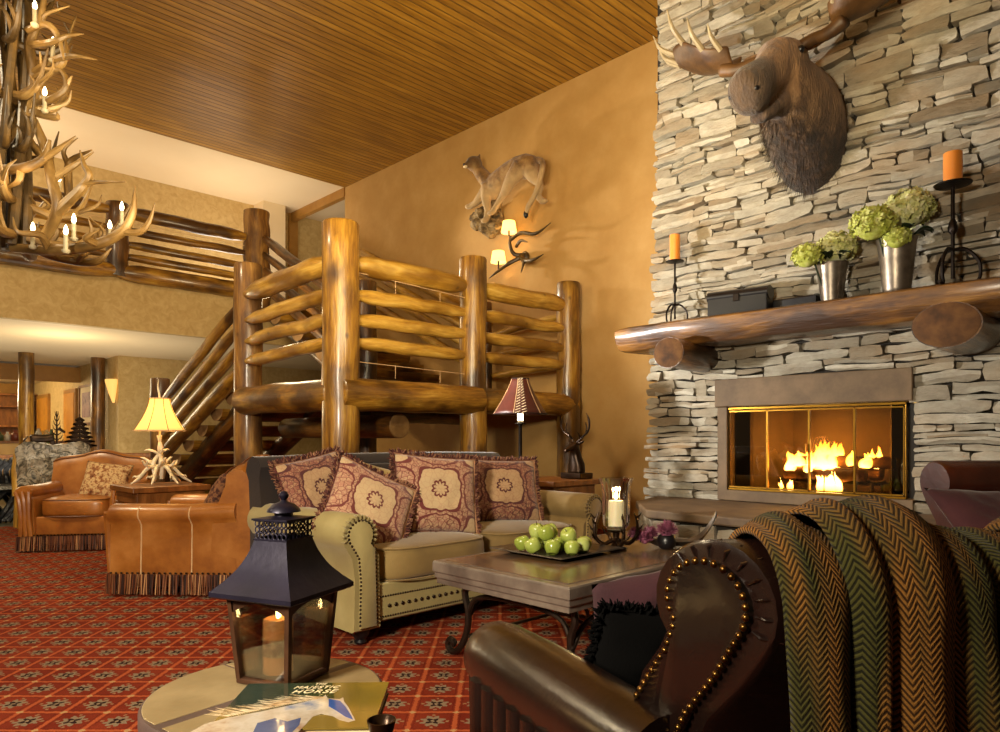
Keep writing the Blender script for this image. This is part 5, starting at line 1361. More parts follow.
# tray and apples
q = V((-2.415, 2.76, TZ+.001))
t_ = thing('apple_tray', 'square pewter tray of green apples on the coffee table', 'tray', q)
mb = MB(); a, b = .215, .245
R = [[(x*a, y*a, z) for x, y in ((-1, -1), (1, -1), (1, 1), (-1, 1))] for a, z in ((.17, 0), (.245, .022), (.250, .022), (.245, .028), (.235, .024), (.165, .006), (.02, .006))]
mb.rings(R); mb.build('dish', M['pewter'], t_, smooth=False)
ap = [(-.115, -.12), (-.02, -.13), (.08, -.125), (.155, -.06), (.15, .04), (-.13, -.02), (-.04, -.035), (.055, -.03), (-.09, .075), (.01, .065), (.10, .10)]
tops = [(-.07, -.075, .076), (.025, -.08, .078), (-.03, .02, .078), (.105, .0, .072)]
labs = ['green apple at the left corner of the tray', 'green apple second from the left corner along the near edge of the tray', 'green apple in the middle of the near tray edge', 'green apple near the right corner of the tray', 'green apple at the right end of the heap', 'green apple on the sofa side of the heap', 'green apple buried in the middle of the heap', 'green apple buried toward the candle side of the heap', 'green apple at the back left of the heap', 'green apple at the back of the heap', 'green apple at the back right beside the candle holder',
        'upper green apple on the left of the heap', 'upper green apple at the front of the heap', 'topmost green apple at the back of the heap', 'upper green apple on the candle side of the heap']
am = MB(); am.lathe([(.001, .012), (.010, .006), (.024, .0), (.034, .012), (.0425, .032), (.044, .048), (.040, .064), (.028, .075), (.014, .076), (.006, .070), (.001, .064)], seg=18)
a0 = am.build('apple', M['apple'], sub=1); st = MB(); st.tube([(0, 0, .064), (.002, 0, .078), (.006, .002, .088)], [.0018, .0015, .002], 5); s0 = st.build('stem', M['stem'], a0)
r = random.Random(3)
for i, (x, y, z) in enumerate([(x, y, .012) for x, y in ap]+tops):
    o = a0 if i == 0 else copy_tree(a0)
    o.location = q+V((x, y, z)); o.rotation_euler = (r.uniform(-.6, .6), r.uniform(-.6, .6), r.uniform(0, 6)); s = r.uniform(.92, 1.04); o.scale = (s, s, s)
    if i: 
        o.location.z += .0
    tag(o, labs[i], 'apple', 'green apples on the tray')
# hurricane candle
q = V((-2.26, 3.07, TZ+.001))
t_ = thing('hurricane_candle_holder', 'glass hurricane candle holder on a dark antler stand, coffee table', 'candle holder', q)
mb = MB(); mb.lathe([(.055, 0), (.058, .008), (.03, .02), (.018, .035), (.026, .05), (.016, .065), (.02, .09), (.05, .10), (.052, .108), (.01, .11)], seg=24); mb.build('pedestal', M['bronze'], t_)
for k in range(4):
    a = math.radians(45.8+90*k+10); c, s = math.cos(a), math.sin(a); mb = MB()
    curve_tube(mb, [(c*.02, s*.02, .05), (c*.07, s*.07, .03), (c*.115, s*.115, .07), (c*.12, s*.12, .14), (c*.10, s*.10, .20)], [.011, .012, .010, .008, .003], 7, 5)
    for h, L in ((.06, .05), (.10, .045), (.14, .04), (.17, .03)):
        p0_ = V((c*.117, s*.117, h)); d = V((c*.6, s*.6, .5)) + V((-s, c, 0))*(.6 if h in (.06, .14) else -.6); d.normalize(); mb.tube([p0_, p0_+d*L*.6, p0_+d*L+V((0, 0, L*.3))], [.007, .006, .001], 6)
    mb.build('antler_arm', M['bronze'], t_)
mb = MB(); mb.rings([[(math.cos(2*PI*k/40)*rr*(1+.035*math.cos(2*PI*k/40*10)*w), math.sin(2*PI*k/40)*rr*(1+.035*math.cos(2*PI*k/40*10)*w), z) for k in range(40)] for rr, z, w in ((.050, .112, 0), (.068, .13, .3), (.072, .20, 1), (.072, .30, 1), (.079, .355, 1), (.090, .385, 1))], cap=False)
mb.build('glass_chimney', M['hurricane'], t_)
cd = MB().lathe([(.042, .111), (.042, .255), (.039, .262), (.02, .257), (.001, .255)], seg=24).build('candle', M['wax'], t_)
def flame(parent, x, y, z, h=.035):
    MB().lathe([(.001, 0), (h*.16, h*.2), (h*.18, h*.4), (h*.09, h*.75), (.0005, h)], (x, y, z), 10).build('flame', M['flame'], parent)
flame(cd, 0, 0, .268, .05); MB().tube([(0, 0, .253), (0, 0, .27)], .0015, 5).build('wick', M['black'], cd)
light('candle_glow', 'POINT', q+V((0, 0, .33)), 1.6, (1, .68, .32), .02)
# horn dish with flowers
q = V((-2.06, 3.38, TZ+.001))
t_ = thing('horn_dish', 'long silvery horn shaped dish curving up on the coffee table', 'dish', q, math.radians(45.8))
mb = MB(); R = []; n = 18
for i in range(n+1):
    s = i/n; x = -.20+.40*s+.0; z = .018+ .16*max(0, (s-.55)/.45)**2.2 + .05*max(0, (.2-s)/.2)**2; w = .055*math.sin(PI*(s*.9+.07))**.7
    R.append([(x+.02*math.sin(s*3), y*w, z+.0+k) for y, k in ((-1, .02), (-.6, 0), (0, -.012), (.6, 0), (1, .02), (.6, .008), (0, -.004), (-.6, .008))])
mb.rings(R); mb.build('horn', M['pewter'], t_)
t2 = thing('flower_bowl', 'small black bowl of mauve chrysanthemums in front of the horn dish', 'vase', q+V((-.02, -.10, 0))-V((0, 0, 0)))
MB().lathe([(.032, 0), (.045, .012), (.052, .04), (.044, .07), (.038, .075), (.036, .068), (.001, .03)], seg=24).build('bowl', M['black'], t2)
def mum(c, r0, seed, parent):
    mb = MB(); rr = random.Random(seed); c = V(c)
    for i in range(260):
        z = rr.uniform(-.2, 1); a = rr.uniform(0, 2*PI); k = math.sqrt(max(0, 1-z*z)); d = V((k*math.cos(a), k*math.sin(a), z)); x, y = basis(d); w = r0*.075
        p = c+d*r0*.35; e = c+d*r0*rr.uniform(.85, 1.1)+V((0, 0, r0*.1))
        mb.rings([[p-x*w*.4, p+x*w*.4, p+y*w*.2], [(p+e)/2-x*w, (p+e)/2+x*w, (p+e)/2+y*w*.6], [e-x*w*.3, e+x*w*.3, e+y*w*.2]])
    mb.ball(c, r0*.5, 10, 8)
    return mb.build('chrysanthemum', M['mum'], parent, recalc=False)
mum((.0, .0, .088), .062, 1, t2); 
t3 = thing('flower_bunch', 'bunch of mauve chrysanthemums lying in the horn dish', 'flowers', q+V((0, 0, 0)))
e_ = R2*(-.075)
for i, (dx, dz) in enumerate(((-.24, .06), (-.165, .065))): mum(R2*dx+V((0, 0, dz)), .050, 5+i, t3)
mum(R2*-.20-F2*.04+V((0, 0, .045)), .045, 9, t3)
MB().tube([R2*-.22+V((0, 0, .03)), R2*-.08+V((0, 0, .03))], .006, 6).build('stems', M['leaf'], t3)

# ================================================================ round tile table with lantern and book
RT = W(-.462, 1.385); RZ = .598; RR_ = .228
t_ = thing('round_side_table', 'round travertine topped side table carrying the lantern and book', 'table', (RT.x, RT.y, 0))
MB().lathe([(.001, RZ-.035), (RR_-.01, RZ-.035), (RR_, RZ-.030), (RR_, RZ-.006), (RR_-.004, RZ-.001), (RR_-.02, RZ-.001), (.001, RZ-.001)], seg=64).build('rim', M['grout'], t_)
# tile pieces cut from the disc with a dark crossing band
def disc_piece(poly, name, m, z0, z1, rr):
    """clip polygon to circle by sampling"""
    mb = MB(); mb.rings([[(x, y, z) for x, y in poly] for z in (z0, z1)]); return mb.build(name, m, t_, smooth=False, bevel=.0015)
def circ(a0, a1, n, off): return [(off[0]*0+math.cos(lerp(a0, a1, i/n))*(RR_-.006), math.sin(lerp(a0, a1, i/n))*(RR_-.006)) for i in range(n+1)]
# band direction runs away from the viewer slightly right
base = math.radians(135.8-38)   # direction of the long band
def chord_piece(a0, a1, inner): disc_piece(circ(a0, a1, 24, (0, 0))+inner, 'tile', M['travertine'], RZ-.004, RZ+.0, 0)
u_ = V((math.cos(base), math.sin(base))); v_ = V((-u_.y, u_.x))
def piece(side, lo, hi, gap=.012):
    """part of the disc on one side of the long band, between cross positions lo..hi along it"""
    pts = []
    n = 40; Rr = RR_-.006
    lo_, hi_ = max(lo, -Rr), min(hi, Rr)
    outer = []
    for i in range(n+1):
        s = lerp(lo_, hi_, i/n); q_ = math.sqrt(max(0, Rr*Rr-s*s))
        if q_ > gap: outer.append((s, q_))
    if len(outer) < 2: return
    P = [(s, side*gap) for s in (outer[0][0], outer[-1][0])]
    poly = [P[0]]+[(s, side*q_) for s, q_ in outer]+[P[1]]
    if side > 0: poly = poly[::-1]
    pts = [(u_.x*s+v_.x*k, u_.y*s+v_.y*k) for s, k in poly]
    disc_piece(pts, 'tile', M['travertine'], RZ-.006, RZ, 0)
piece(1, -1, .035, .012); piece(1, .040, 1, .012); piece(-1, -1, .035, .012); piece(-1, .040, 1, .012)
mb = MB(); mb.lathe([(.03, .06), (.022, .2), (.028, .4), (.05, RZ-.04)], seg=16); mb.build('pedestal', M['iron'], t_)
for k in range(3):
    a = k*2.094+.5; mb = MB(); curve_tube(mb, [(0, 0, .12), (math.cos(a)*.10, math.sin(a)*.10, .10), (math.cos(a)*.18, math.sin(a)*.18, .02), (math.cos(a)*.21, math.sin(a)*.21, .015)], [.018, .015, .012, .012], 8, 5); mb.build('leg', M['iron'], t_)
# lantern (local square frame, corner toward the viewer)
lc_ = W(-.452, 1.46); q = V((lc_.x, lc_.y, RZ+.002))
t_ = thing('candle_lantern', 'dark metal candle lantern with pagoda roof and pierced collar on the round table', 'lantern', q, math.radians(45.8+67)); t_.scale = (.87, .87, .87)
b0, b1, hb, ht = .070, .086, .012, .215
MB().box((0, 0, .006), (b0*2+.012, b0*2+.012, .012)).build('base', M['lantern_rust'], t_, bevel=.002)
for k in range(4):
    a = k*PI/2+PI/4; c, s = math.cos(a)*1.414, math.sin(a)*1.414; mb = MB()
    x0, y0_ = c*b0, s*b0; x1, y1_ = c*b1, s*b1
    mb.rings([[(x0+i*.006, y0_+j*.006, .01) for i, j in ((-1, -1), (1, -1), (1, 1), (-1, 1))], [(x1+i*.006, y1_+j*.006, ht) for i, j in ((-1, -1), (1, -1), (1, 1), (-1, 1))]]); mb.build('corner_post', M['lantern_rust'], t_, smooth=False)
    # arched top plate + pane on each side
    R_ = Matrix.Rotation(k*PI/2, 4, 'Z'); mb = MB(); mb.M = R_
    P = [(-b1, ht)]+[(lerp(-b1, b1, i/14), ht-.052+.030*math.sin(PI*i/14)**.8) for i in range(15)]+[(b1, ht)]
    yb = lambda z: -lerp(b0, b1, (z)/ht)
    mb.rings([[(x*.97, yb(z)-.001, z) for x, z in P], [(x*.97, yb(z)+.003, z) for x, z in P]]); mb.build('arched_plate', M['lantern_rust'], t_, smooth=False)
    mb = MB(); mb.M = R_; mb.rings([[(x, yb(z)+dy, z) for x, z in ((-b0*.95, .014), (b0*.95, .014), (b1*.96, ht-.02), (-b1*.96, ht-.02))] for dy in (.004, .006)]); mb.build('pane', M['glass'], t_, smooth=False)
mb = MB(); R = []
for s, z in ((.112, ht-.012), (.118, ht-.008), (.118, ht+.002), (.098, ht+.022), (.076, ht+.050), (.058, ht+.085), (.046, ht+.122)):
    R.append((s, z))
RP = smooth_path([V((s, 0, z)) for s, z in R[3:]], 4); R = R[:3]+[(v.x, v.z) for v in RP]
mb.rings([[(x*s, y*s, z) for x, y in ((-1, -1), (1, -1), (1, 1), (-1, 1))] for s, z in R]); rf = mb.build('roof', M['lantern'], t_, angle=30)
# pierced square collar: strips of openwork
mb = MB(); z0 = ht+.120; hh = .045; cw = .046
for z in (z0, z0+hh): mb.box((0, 0, z), (cw*2+.006, cw*2+.006, .004))
for k in range(4):
    mb.M = Matrix.Rotation(k*PI/2, 4, 'Z')
    for i in range(7):
        for j in range(3):
            x = -cw+.0066+i*(2*cw-.013)/6; z = z0+.008+j*.0145
            pts = [(x+math.cos(2*PI*q_/10)*.0062, -cw, z+math.sin(2*PI*q_/10)*.0068) for q_ in range(10)]
            mb.tube(pts, .0016, 5, cap=False, close=True)
mb.M = Matrix(); mb.build('pierced_collar', M['lantern'], rf, smooth=False)
mb = MB(); mb.rings([[(x*s, y*s, z) for x, y in ((-1, -1), (1, -1), (1, 1), (-1, 1))] for s, z in ((.052, z0+hh), (.052, z0+hh+.004), (.02, z0+hh+.008))]); mb.build('cap_plate', M['lantern'], rf, smooth=False)
MB().lathe([(.022, z0+hh+.006), (.022, z0+hh+.016), (.040, z0+hh+.018), (.038, z0+hh+.024), (.026, z0+hh+.036), (.010, z0+hh+.042), (.006, z0+hh+.046), (.011, z0+hh+.052), (.012, z0+hh+.058), (.007, z0+hh+.066), (.001, z0+hh+.068)], seg=20).build('finial', M['lantern'], rf)
t2 = thing('pillar_candle', 'tan pillar candle burning inside the metal lantern', 'candle', q+R2*-.012+V((0, 0, .012))); t2.scale = (.9, .9, .9)
MB().lathe([(.034, 0), (.034, .118), (.031, .124), (.015, .118), (.001, .118)], seg=24).build('wax', M['wax_tan'], t2)
MB().lathe([(.0343, .04), (.0347, .045), (.0347, .075), (.0343, .08)], seg=24, cap=False).build('dried_leaf_band', M['leopard'], t2)
flame(t2, 0, 0, .122, .03); light('lantern_glow', 'POINT', q+V((0, 0, .160)), .6, (1, .62, .25), .012)
# book with horse on the cover
bk = W(-.348, 1.253); q = V((bk.x, bk.y, RZ+.002)); ang = math.radians(45.8+2)
t_ = thing('picture_book', 'large picture book with a white horse on its cover, on the round table', 'book', q, ang)
bw, bh = .27, .215
MB().box((0, 0, .011), (bw-.006, bh-.006, .018)).build('pages', M['cream'], t_, smooth=False)
t = NT('book_cover'); o3 = t.n('TexCoord').outputs['Object']; sp = t.n('SeparateXYZ', {0: o3})
nz1 = t.noise(o3, 9, 3)
gx = t.m_('ADD', t.m_('MULTIPLY', sp.outputs[0], 3.2), t.m_('MULTIPLY', nz1, .5))
c = t.ramp(gx, [(.0, '#26322a'), (.25, '#323a22'), (.5, '#524c1c'), (.75, '#6a5c1e')])
low = t.ramp(t.m_('ADD', t.m_('MULTIPLY', sp.outputs[1], -6.0), t.m_('MULTIPLY', nz1, .4)), [(.2, '#000000'), (.45, '#ffffff')])
c = t.mix(low, c, '#74602a')
M['cover'] = t.done(t.bsdf(c, .12, 0, Coat_Weight=.6, Coat_Roughness=.05))
cv = MB().box((0, 0, .0215), (bw, bh, .003)).build('cover', M['cover'], t_, smooth=False)
MB().box((0, 0, .001), (bw, bh, .002)).build('back_cover', M['grout'], t_, smooth=False)
MB().box((-bw/2, 0, .011), (.004, bh, .022)).build('spine', M['cover'], t_, smooth=False)
horse = nmat('horse_print', ['#8a6a50', '#a39684', '#b4ab9e', '#6c7690'], 14, .15, bump=0, Coat_Weight=.5)
P = [(-.145, -.10), (-.13, -.06), (-.10, -.035), (-.05, -.01), (0, .02), (.035, .045), (.046, .052), (.050, .066), (.058, .052), (.082, .058), (.086, .070), (.092, .050), (.105, .030), (.122, -.005), (.128, -.018), (.118, -.030), (.100, -.028), (.085, -.018), (.062, -.018), (.050, -.035), (.045, -.07), (.04, -.10)]
hs = lambda P: [(x*.96-.022, (y-.02)*1.0-.004-(max(0, x-.05)*.45)) for x, y in P]
P = hs(P); mb = MB(); mb.rings([[(x, y, z) for x, y in P] for z in (.0229, .0233)]); mb.build('horse_picture', horse, cv, smooth=False)
P2 = [(.060, .050), (.084, .050), (.100, .028), (.118, -.004), (.124, -.018), (.108, -.012), (.085, .006), (.068, .018)]
P2 = hs(P2); mb = MB(); mb.rings([[(x, y, z) for x, y in P2] for z in (.0233, .0236)]); mb.build('horse_face_patch', nmat('blue_print', ['#24407c', '#36589c'], 12, .15, bump=0, Coat_Weight=.5), cv, smooth=False)
P3 = [(-.035, -.10), (-.04, -.06), (-.015, -.04), (.01, -.055), (.03, -.04), (.035, -.07), (.03, -.10)]
P3 = hs(P3); mb = MB(); mb.rings([[(x, y, z) for x, y in P3] for z in (.0233, .0236)]); mb.build('horse_chest_patch', nmat('slate_print', ['#3c4466', '#555c7c'], 12, .15, bump=0, Coat_Weight=.5), cv, smooth=False)
mb = MB(); r = random.Random(4)
for i in range(46):
    k = i/45; x, y = lerp(.026, -.12, k), lerp(.030, -.052, k**1.1); dx = -.030-r.random()*.03; dy = .012+r.uniform(-.006, .012)
    mb.rings([[(x, y, z), (x+.004, y-.004, z), (x+dx, y+dy, z)] for z in (.0236, .0239)])
mb.build('mane_picture', nmat('mane_print', ['#a07c50', '#d8c8a8'], 30, .2, bump=0), cv, smooth=False)
for txt, x, y, s in (('THE', .004, .096, .011), ('MAJESTIC', .0, .076, .018), ('HORSE', .0, .052, .024)):
    cu = bpy.data.curves.new('t', 'FONT'); cu.body = txt; cu.size = s; cu.align_x = 'CENTER'; cu.extrude = .0002; cu.shear = .35; cu.space_character = 1.15
    ob = bpy.data.objects.new('t', cu); COL.objects.link(ob); bpy.context.view_layer.update()
    me = bpy.data.meshes.new_from_object(ob.evaluated_get(bpy.context.evaluated_depsgraph_get())); bpy.data.objects.remove(ob)
    me.materials.clear(); me.materials.append(M['cream']); o = bpy.data.objects.new('title_lettering', me); COL.objects.link(o); o.parent = cv; o.location = (x, y, .0236)
# small bowl at the table edge
bq = W(-.195, 1.15); t_ = thing('small_bowl', 'tiny dark bronze bowl at the edge of the round table', 'bowl', (bq.x, bq.y, RZ+.024))
t_.location.z = RZ+.002; 
MB().lathe([(.012, 0), (.014, .004), (.020, .02), (.024, .036), (.022, .0365), (.017, .02), (.001, .008)], seg=24).build('bowl_body', M['bronze'], t_)

# ================================================================ tables and lamps
def board_table(label, loc, w, d, h, rz=0, grp=None):
    t = thing('end_table', label, 'table', loc, rz, grp)
    MB().box((0, 0, h-.02), (w, d, .045)).build('top', M['side_wood'], t, smooth=False, bevel=.006)
    MB().box((0, 0, h-.09), (w-.08, d-.08, .09)).build('apron', M['side_wood'], t, smooth=False, bevel=.004)
    for sx in (-1, 1):
        for sy in (-1, 1): MB().box((sx*(w/2-.06), sy*(d/2-.06), (h-.13)/2), (.055, .055, h-.13)).build('leg', M['side_wood'], t, smooth=False, bevel=.005)
    MB().box((0, 0, .16), (w-.1, d-.1, .025)).build('shelf', M['side_wood'], t, smooth=False)
    return t
board_table('rustic wooden end table between the two tan leather chairs', (-6.30, 2.08, 0), .62, .62, .70)
board_table('wooden end table at the far end of the sofa', (-4.02, 4.52, 0), .62, .62, .745)
def antler_mesh(mb, pts, rads, tines, seg=9, n=6):
    """pts beam; tines = list of (fraction, vector)"""
    p = smooth_path(pts, n); R = interp(rads, len(p)); mb.tube(p, R, seg)
    for f, d in tines:
        k = min(int(f*(len(p)-1)), len(p)-2); a = p[k]; d = V(d); tg = (p[k+1]-p[k]).normalized()
        q = smooth_path([a, a+d*.45+tg*d.length*.12, a+d*.8+V((0, 0, d.length*.10)), a+d], 3); mb.tube(q, interp([R[k]*.75, R[k]*.6, .0025], len(q)), max(6, seg-2))
# antler lamp
q = V((-6.32, 2.08, .70+.003)); t_ = thing('antler_table_lamp', 'white antler table lamp with a glowing bell shade between the tan chairs', 'table lamp', q)
mb = MB(); r = random.Random(12)
for k in range(7):
    a = k*.9+.3; c, s = math.cos(a), math.sin(a); L = .20+.04*r.random()
    antler_mesh(mb, [(c*.02, s*.02, .13), (c*L*.4, s*L*.4, .15), (c*L*.8, s*L*.8, .06), (c*L*1.1, s*L*1.1, .014)], [.017, .017, .013, .006], [(.35, (c*.05-s*.06, s*.05+c*.06, .05)), (.6, (c*.06+s*.05, s*.06-c*.05, -.03))])
mb.build('antler_base', M['antler_pale'], t_)
mb = MB()
for k in range(3):
    a = k*2.1; c, s = math.cos(a), math.sin(a)
    antler_mesh(mb, [(c*.03, s*.03, .05), (c*.05, s*.05, .18), (-c*.01, -s*.01, .30), (c*.02, s*.02, .42)], [.018, .018, .015, .008], [(.3, (c*.10, s*.10, .07)), (.6, (c*.12-s*.02, s*.12, .03))])
mb.tube([(0, 0, .05), (0, 0, .50)], .010, 8)
mb.build('antler_stem', M['antler_pale'], t_)
def bell_shade(parent, z0, z1, r0, r1, m, panels=6, wave=.0, name='shade', p=2.0):
    mb = MB(); n = 48; R = []
    for i in range(13):
        s = i/12; rr = r1+(r0-r1)*(1-s)**p; z = lerp(z0, z1, s)
        R.append([(math.cos(2*PI*k/n)*rr*(1-.03*abs(math.sin(PI*k*panels/n))), math.sin(2*PI*k/n)*rr*(1-.03*abs(math.sin(PI*k*panels/n))), z) for k in range(n)])
    mb.rings(R, cap=False); sh = mb.build(name, m, parent, solid=.003)
    for rr, z, w in ((r0, z0, .005), (r1, z1, .005)):
        mb = MB(); mb.tube([(math.cos(2*PI*k/40)*rr, math.sin(2*PI*k/40)*rr, z) for k in range(40)], w, 6, cap=False, close=True); mb.build('rim_braid', M['welt'] if m is M['shade'] else M['ldark'], sh)
    mb = MB()
    for k in range(panels):
        a = 2*PI*k/panels; mb.tube([(math.cos(a)*(r1+(r0-r1)*(1-i/8)**p+.003), math.sin(a)*(r1+(r0-r1)*(1-i/8)**p+.003), lerp(z0, z1, i/8)) for i in range(9)], .0028, 5)
    mb.build('seam', M['side_wood'] if m is M['shade'] else M['welt'], sh)
    return sh
bell_shade(t_, .46, .735, .205, .080, M['shade'], 8, p=1.55)
MB().ball((0, 0, .56), .03, 10, 8).build('bulb', M['bulb'], t_)
mb = MB(); curve_tube(mb, [(0, 0, .73), (-.02, 0, .78), (-.05, 0, .84), (-.03, 0, .90)], [.008, .008, .006, .002], 6, 4); mb.build('antler_finial', M['antler_pale'], t_)
light('antler_lamp_bulb', 'POINT', q+V((0, 0, .62)), 14, (1, .72, .36), .03)
# leather lamp
q = V((-4.24, 4.37, .75)); t_ = thing('leather_table_lamp', 'table lamp with a laced oxblood leather shade behind the sofa', 'table lamp', q)
MB().lathe([(.09, 0), (.09, .012), (.04, .02), (.018, .04), (.016, .10), (.016, .46), (.024, .47), (.05, .475), (.05, .482), (.014, .485), (.014, .56)], seg=16).build('stem', M['iron'], t_)
sh = bell_shade(t_, .56, .865, .235, .075, M['leather_shade'], 6, p=1.25)
MB().lathe([(.025, .50), (.025, .56), (.01, .60)], seg=12).build('bulb', M['bulb'], t_)
mb = MB()
dv = math.atan2(-.697, .717)
for k in range(13):
    s = k/12; rr = (.075+.16*(1-s)**1.25)*1.0+.006; z = lerp(.57, .86, s)
    for da in (-.12, .12):
        for e in (-1, 1): mb.tube([(math.cos(dv+da)*rr, math.sin(dv+da)*rr, z), (math.cos(dv+da+e*.09)*rr, math.sin(dv+da+e*.09)*rr, z+.008*e)], .003, 5)
mb.build('lacing', M['cream'], sh)
light('leather_lamp_bulb', 'POINT', q+V((0, 0, .66)), 4, (1, .70, .36), .03)
# deer bust
q = V((-3.88, 4.70, .75)); t_ = thing('deer_bust', 'bronze stag bust on a small plinth at the far end of the sofa', 'statuette', q, math.radians(-5)); t_.scale = (1.25,)*3
MB().box((0, 0, .02), (.19, .13, .04)).build('plinth', M['bronze'], t_, smooth=False, bevel=.005)
mb = MB(); mb.loft([((0, 0, .04), (.07, 0, 0), (0, .05, 0)), ((0, 0, .10), (.065, 0, 0), (0, .05, 0)), ((.0, -.01, .16), (.042, 0, 0), (0, .04, 0)), ((0, -.02, .20), (.035, 0, 0), (0, .038, .01)), ((0, -.035, .225), (.034, 0, 0), (0, .03, .02))], 16)
mb.loft([((0, -.0, .225), (.022, 0, 0), (0, 0, .022)), ((0, -.03, .225), (.034, 0, 0), (0, 0, .032)), ((0, -.07, .208), (.024, 0, 0), (0, 0, .022)), ((0, -.115, .19), (.015, 0, 0), (0, 0, .014))], 14)
for sx in (-1, 1): mb.loft([((sx*.025, -.01, .24), (0, .01, 0), (0, 0, .012)), ((sx*.05, .0, .25), (0, .012, 0), (0, 0, .014)), ((sx*.075, .0, .262), (0, .003, 0), (0, 0, .003))], 8)
mb.build('head_and_neck', M['bronze'], t_, remesh=.006)
for sx in (-1, 1):
    mb = MB(); antler_mesh(mb, [(sx*.015, -.01, .25), (sx*.06, .0, .29), (sx*.12, -.01, .33), (sx*.14, -.02, .40), (sx*.12, -.03, .45)], [.008, .008, .007, .002], [(.15, (sx*.01, -.04, .05)), (.4, (0, .0, .08)), (.65, (-sx*.02, 0, .07))], 7); mb.build('antler', M['bronze'], t_)
# ================================================================ antler chandelier
CT = 4.4; cc_ = W(-3.10, CT); CZ = 2.30
t_ = thing('antler_chandelier', 'tall many tiered elk antler chandelier hanging at the upper left', 'chandelier', (cc_.x, cc_.y, CZ))
yaw = Matrix.Rotation(math.radians(45.8), 3, 'Z')
def Lc(px, py, t=CT):   # a point of the chandelier seen at px,py from the photographer, t metres ahead
    p = at(px, py, t)-V((cc_.x, cc_.y, CZ)); return p
def hand(pts, rads, tines, m='antler'):
    """pts/tine tips as (px,py,t)"""
    mb = MB(); P = smooth_path([Lc(*p) for p in pts], 6); R = interp(rads, len(P)); mb.tube(P, R, 9)
    for f, *tp in tines:
        k = min(int(f*(len(P)-1)), len(P)-2); q = smooth_path([P[k]]+[Lc(*x) for x in tp], 4); mb.tube(q, interp([R[k]*.8, R[k]*.6, .003], len(q)), 7)
    mb.build('antler', M[m], t_)
# right-hand antlers of the lowest tier
hand([(14, 248, 4.4), (50, 250, 4.2), (92, 246, 4.1), (122, 232, 4.1), (133, 212, 4.1), (135, 186, 4.1)], [.030, .032, .032, .030, .022, .004], [(.62, (140, 232, 4.1), (150, 220, 4.1), (155, 203, 4.1)), (.45, (86, 238, 4.0), (99, 230, 4.0)), (.2, (40, 235, 4.1), (18, 232, 4.0), (13, 217, 4.0))])
hand([(20, 244, 4.8), (60, 258, 4.7), (95, 262, 4.6), (112, 248, 4.6)], [.028, .03, .026, .004], [(.5, (85, 252, 4.5), (100, 240, 4.5))])
hand([(44, 240, 4.3), (58, 210, 4.2), (52, 180, 4.2), (46, 150, 4.3), (34, 120, 4.4)], [.032, .034, .030, .030, .022], [(.24, (80, 192, 4.1), (90, 183, 4.1), (126, 182, 4.0)), (.25, (88, 180, 4.1), (84, 165, 4.1), (80, 150, 4.1)), (.5, (75, 165, 4.3), (94, 152, 4.3))])
hand([(70, 205, 4.5), (68, 175, 4.5), (72, 160, 4.5), (92, 150, 4.4)], [.026, .026, .020, .004], [(.5, (64, 150, 4.5), (78, 138, 4.5))])
hand([(42, 236, 4.5), (22, 215, 4.5), (18, 190, 4.5)], [.026, .022, .004], [(.5, (34, 205, 4.5), (30, 196, 4.4))])
hand([(30, 118, 4.4), (34, 80, 4.4), (30, 45, 4.4), (40, 20, 4.4), (44, 0, 4.4)], [.034, .034, .03, .024, .018], [(.25, (60, 66, 4.3), (66, 50, 4.3), (64, 34, 4.3)), (.3, (55, 60, 4.3), (75, 56, 4.2), (98, 60, 4.2)), (.5, (52, 42, 4.2), (68, 36, 4.2), (84, 34, 4.2)), (.05, (56, 118, 4.3), (57, 112, 4.3))])
hand([(33, 103, 4.4), (50, 100, 4.3), (66, 88, 4.3), (62, 72, 4.3), (44, 68, 4.3), (40, 52, 4.3)], [.018, .020, .018, .016, .014, .004], [(.4, (70, 80, 4.3), (72, 76, 4.3))])
hand([(28, 30, 4.3), (46, 24, 4.2), (58, 36, 4.2), (64, 60, 4.2)], [.02, .02, .018, .006], [(.3, (46, 14, 4.2), (70, 6, 4.2))])
hand([(10, 75, 4.5), (14, 100, 4.5), (26, 135, 4.5), (44, 160, 4.5)], [.03, .032, .03, .02], [(.5, (10, 140, 4.4), (0, 150, 4.4))])
hand([(0, 170, 4.3), (25, 168, 4.2), (44, 158, 4.2), (50, 140, 4.2)], [.03, .03, .026, .010], [(.3, (18, 182, 4.2), (0, 190, 4.2)), (.6, (60, 148, 4.2), (76, 136, 4.2))])
# rings of antlers filling out each tier all the way round
r = random.Random(21)
def ring(n, z, r0, L, rise, rad, ph, m='antler'):
    for k in range(n):
        a = ph+2*PI*k/n+r.uniform(-.15, .15); c, s = math.cos(a), math.sin(a); sw = r.choice((-1, 1))*.5
        dv = V((c-s*sw, s+c*sw, 0)).normalized(); o = V((c*r0, s*r0, z)); mb = MB()
        pts = [o, o+dv*L*.4+V((0, 0, -rise*.10)), o+dv*L*.75+V((0, 0, rise*.15)), o+dv*L+V((0, 0, rise))]
        tn = []
        for f in (.2, .42, .62):
            q = r.uniform(.5, .8)*rise; tn.append((f, V((c*.25, s*.25, .8))*q+V((r.uniform(-.1, .1), r.uniform(-.1, .1), 0))))
        p = smooth_path(pts, 6); R = interp([rad, rad*1.05, rad*.8, .004], len(p)); mb.tube(p, R, 8)
        for f, d in tn:
            i = int(f*(len(p)-1)); mb.tube(smooth_path([p[i], p[i]+d*.5+dv*.05, p[i]+d], 4), interp([R[i]*.75, R[i]*.5, .003], 9), 6)
        mb.build('antler', M[m], t_)
ring(8, .06, .12, .58, .30, .030, .9)
ring(6, .28, .10, .40, .28, .026, .2)
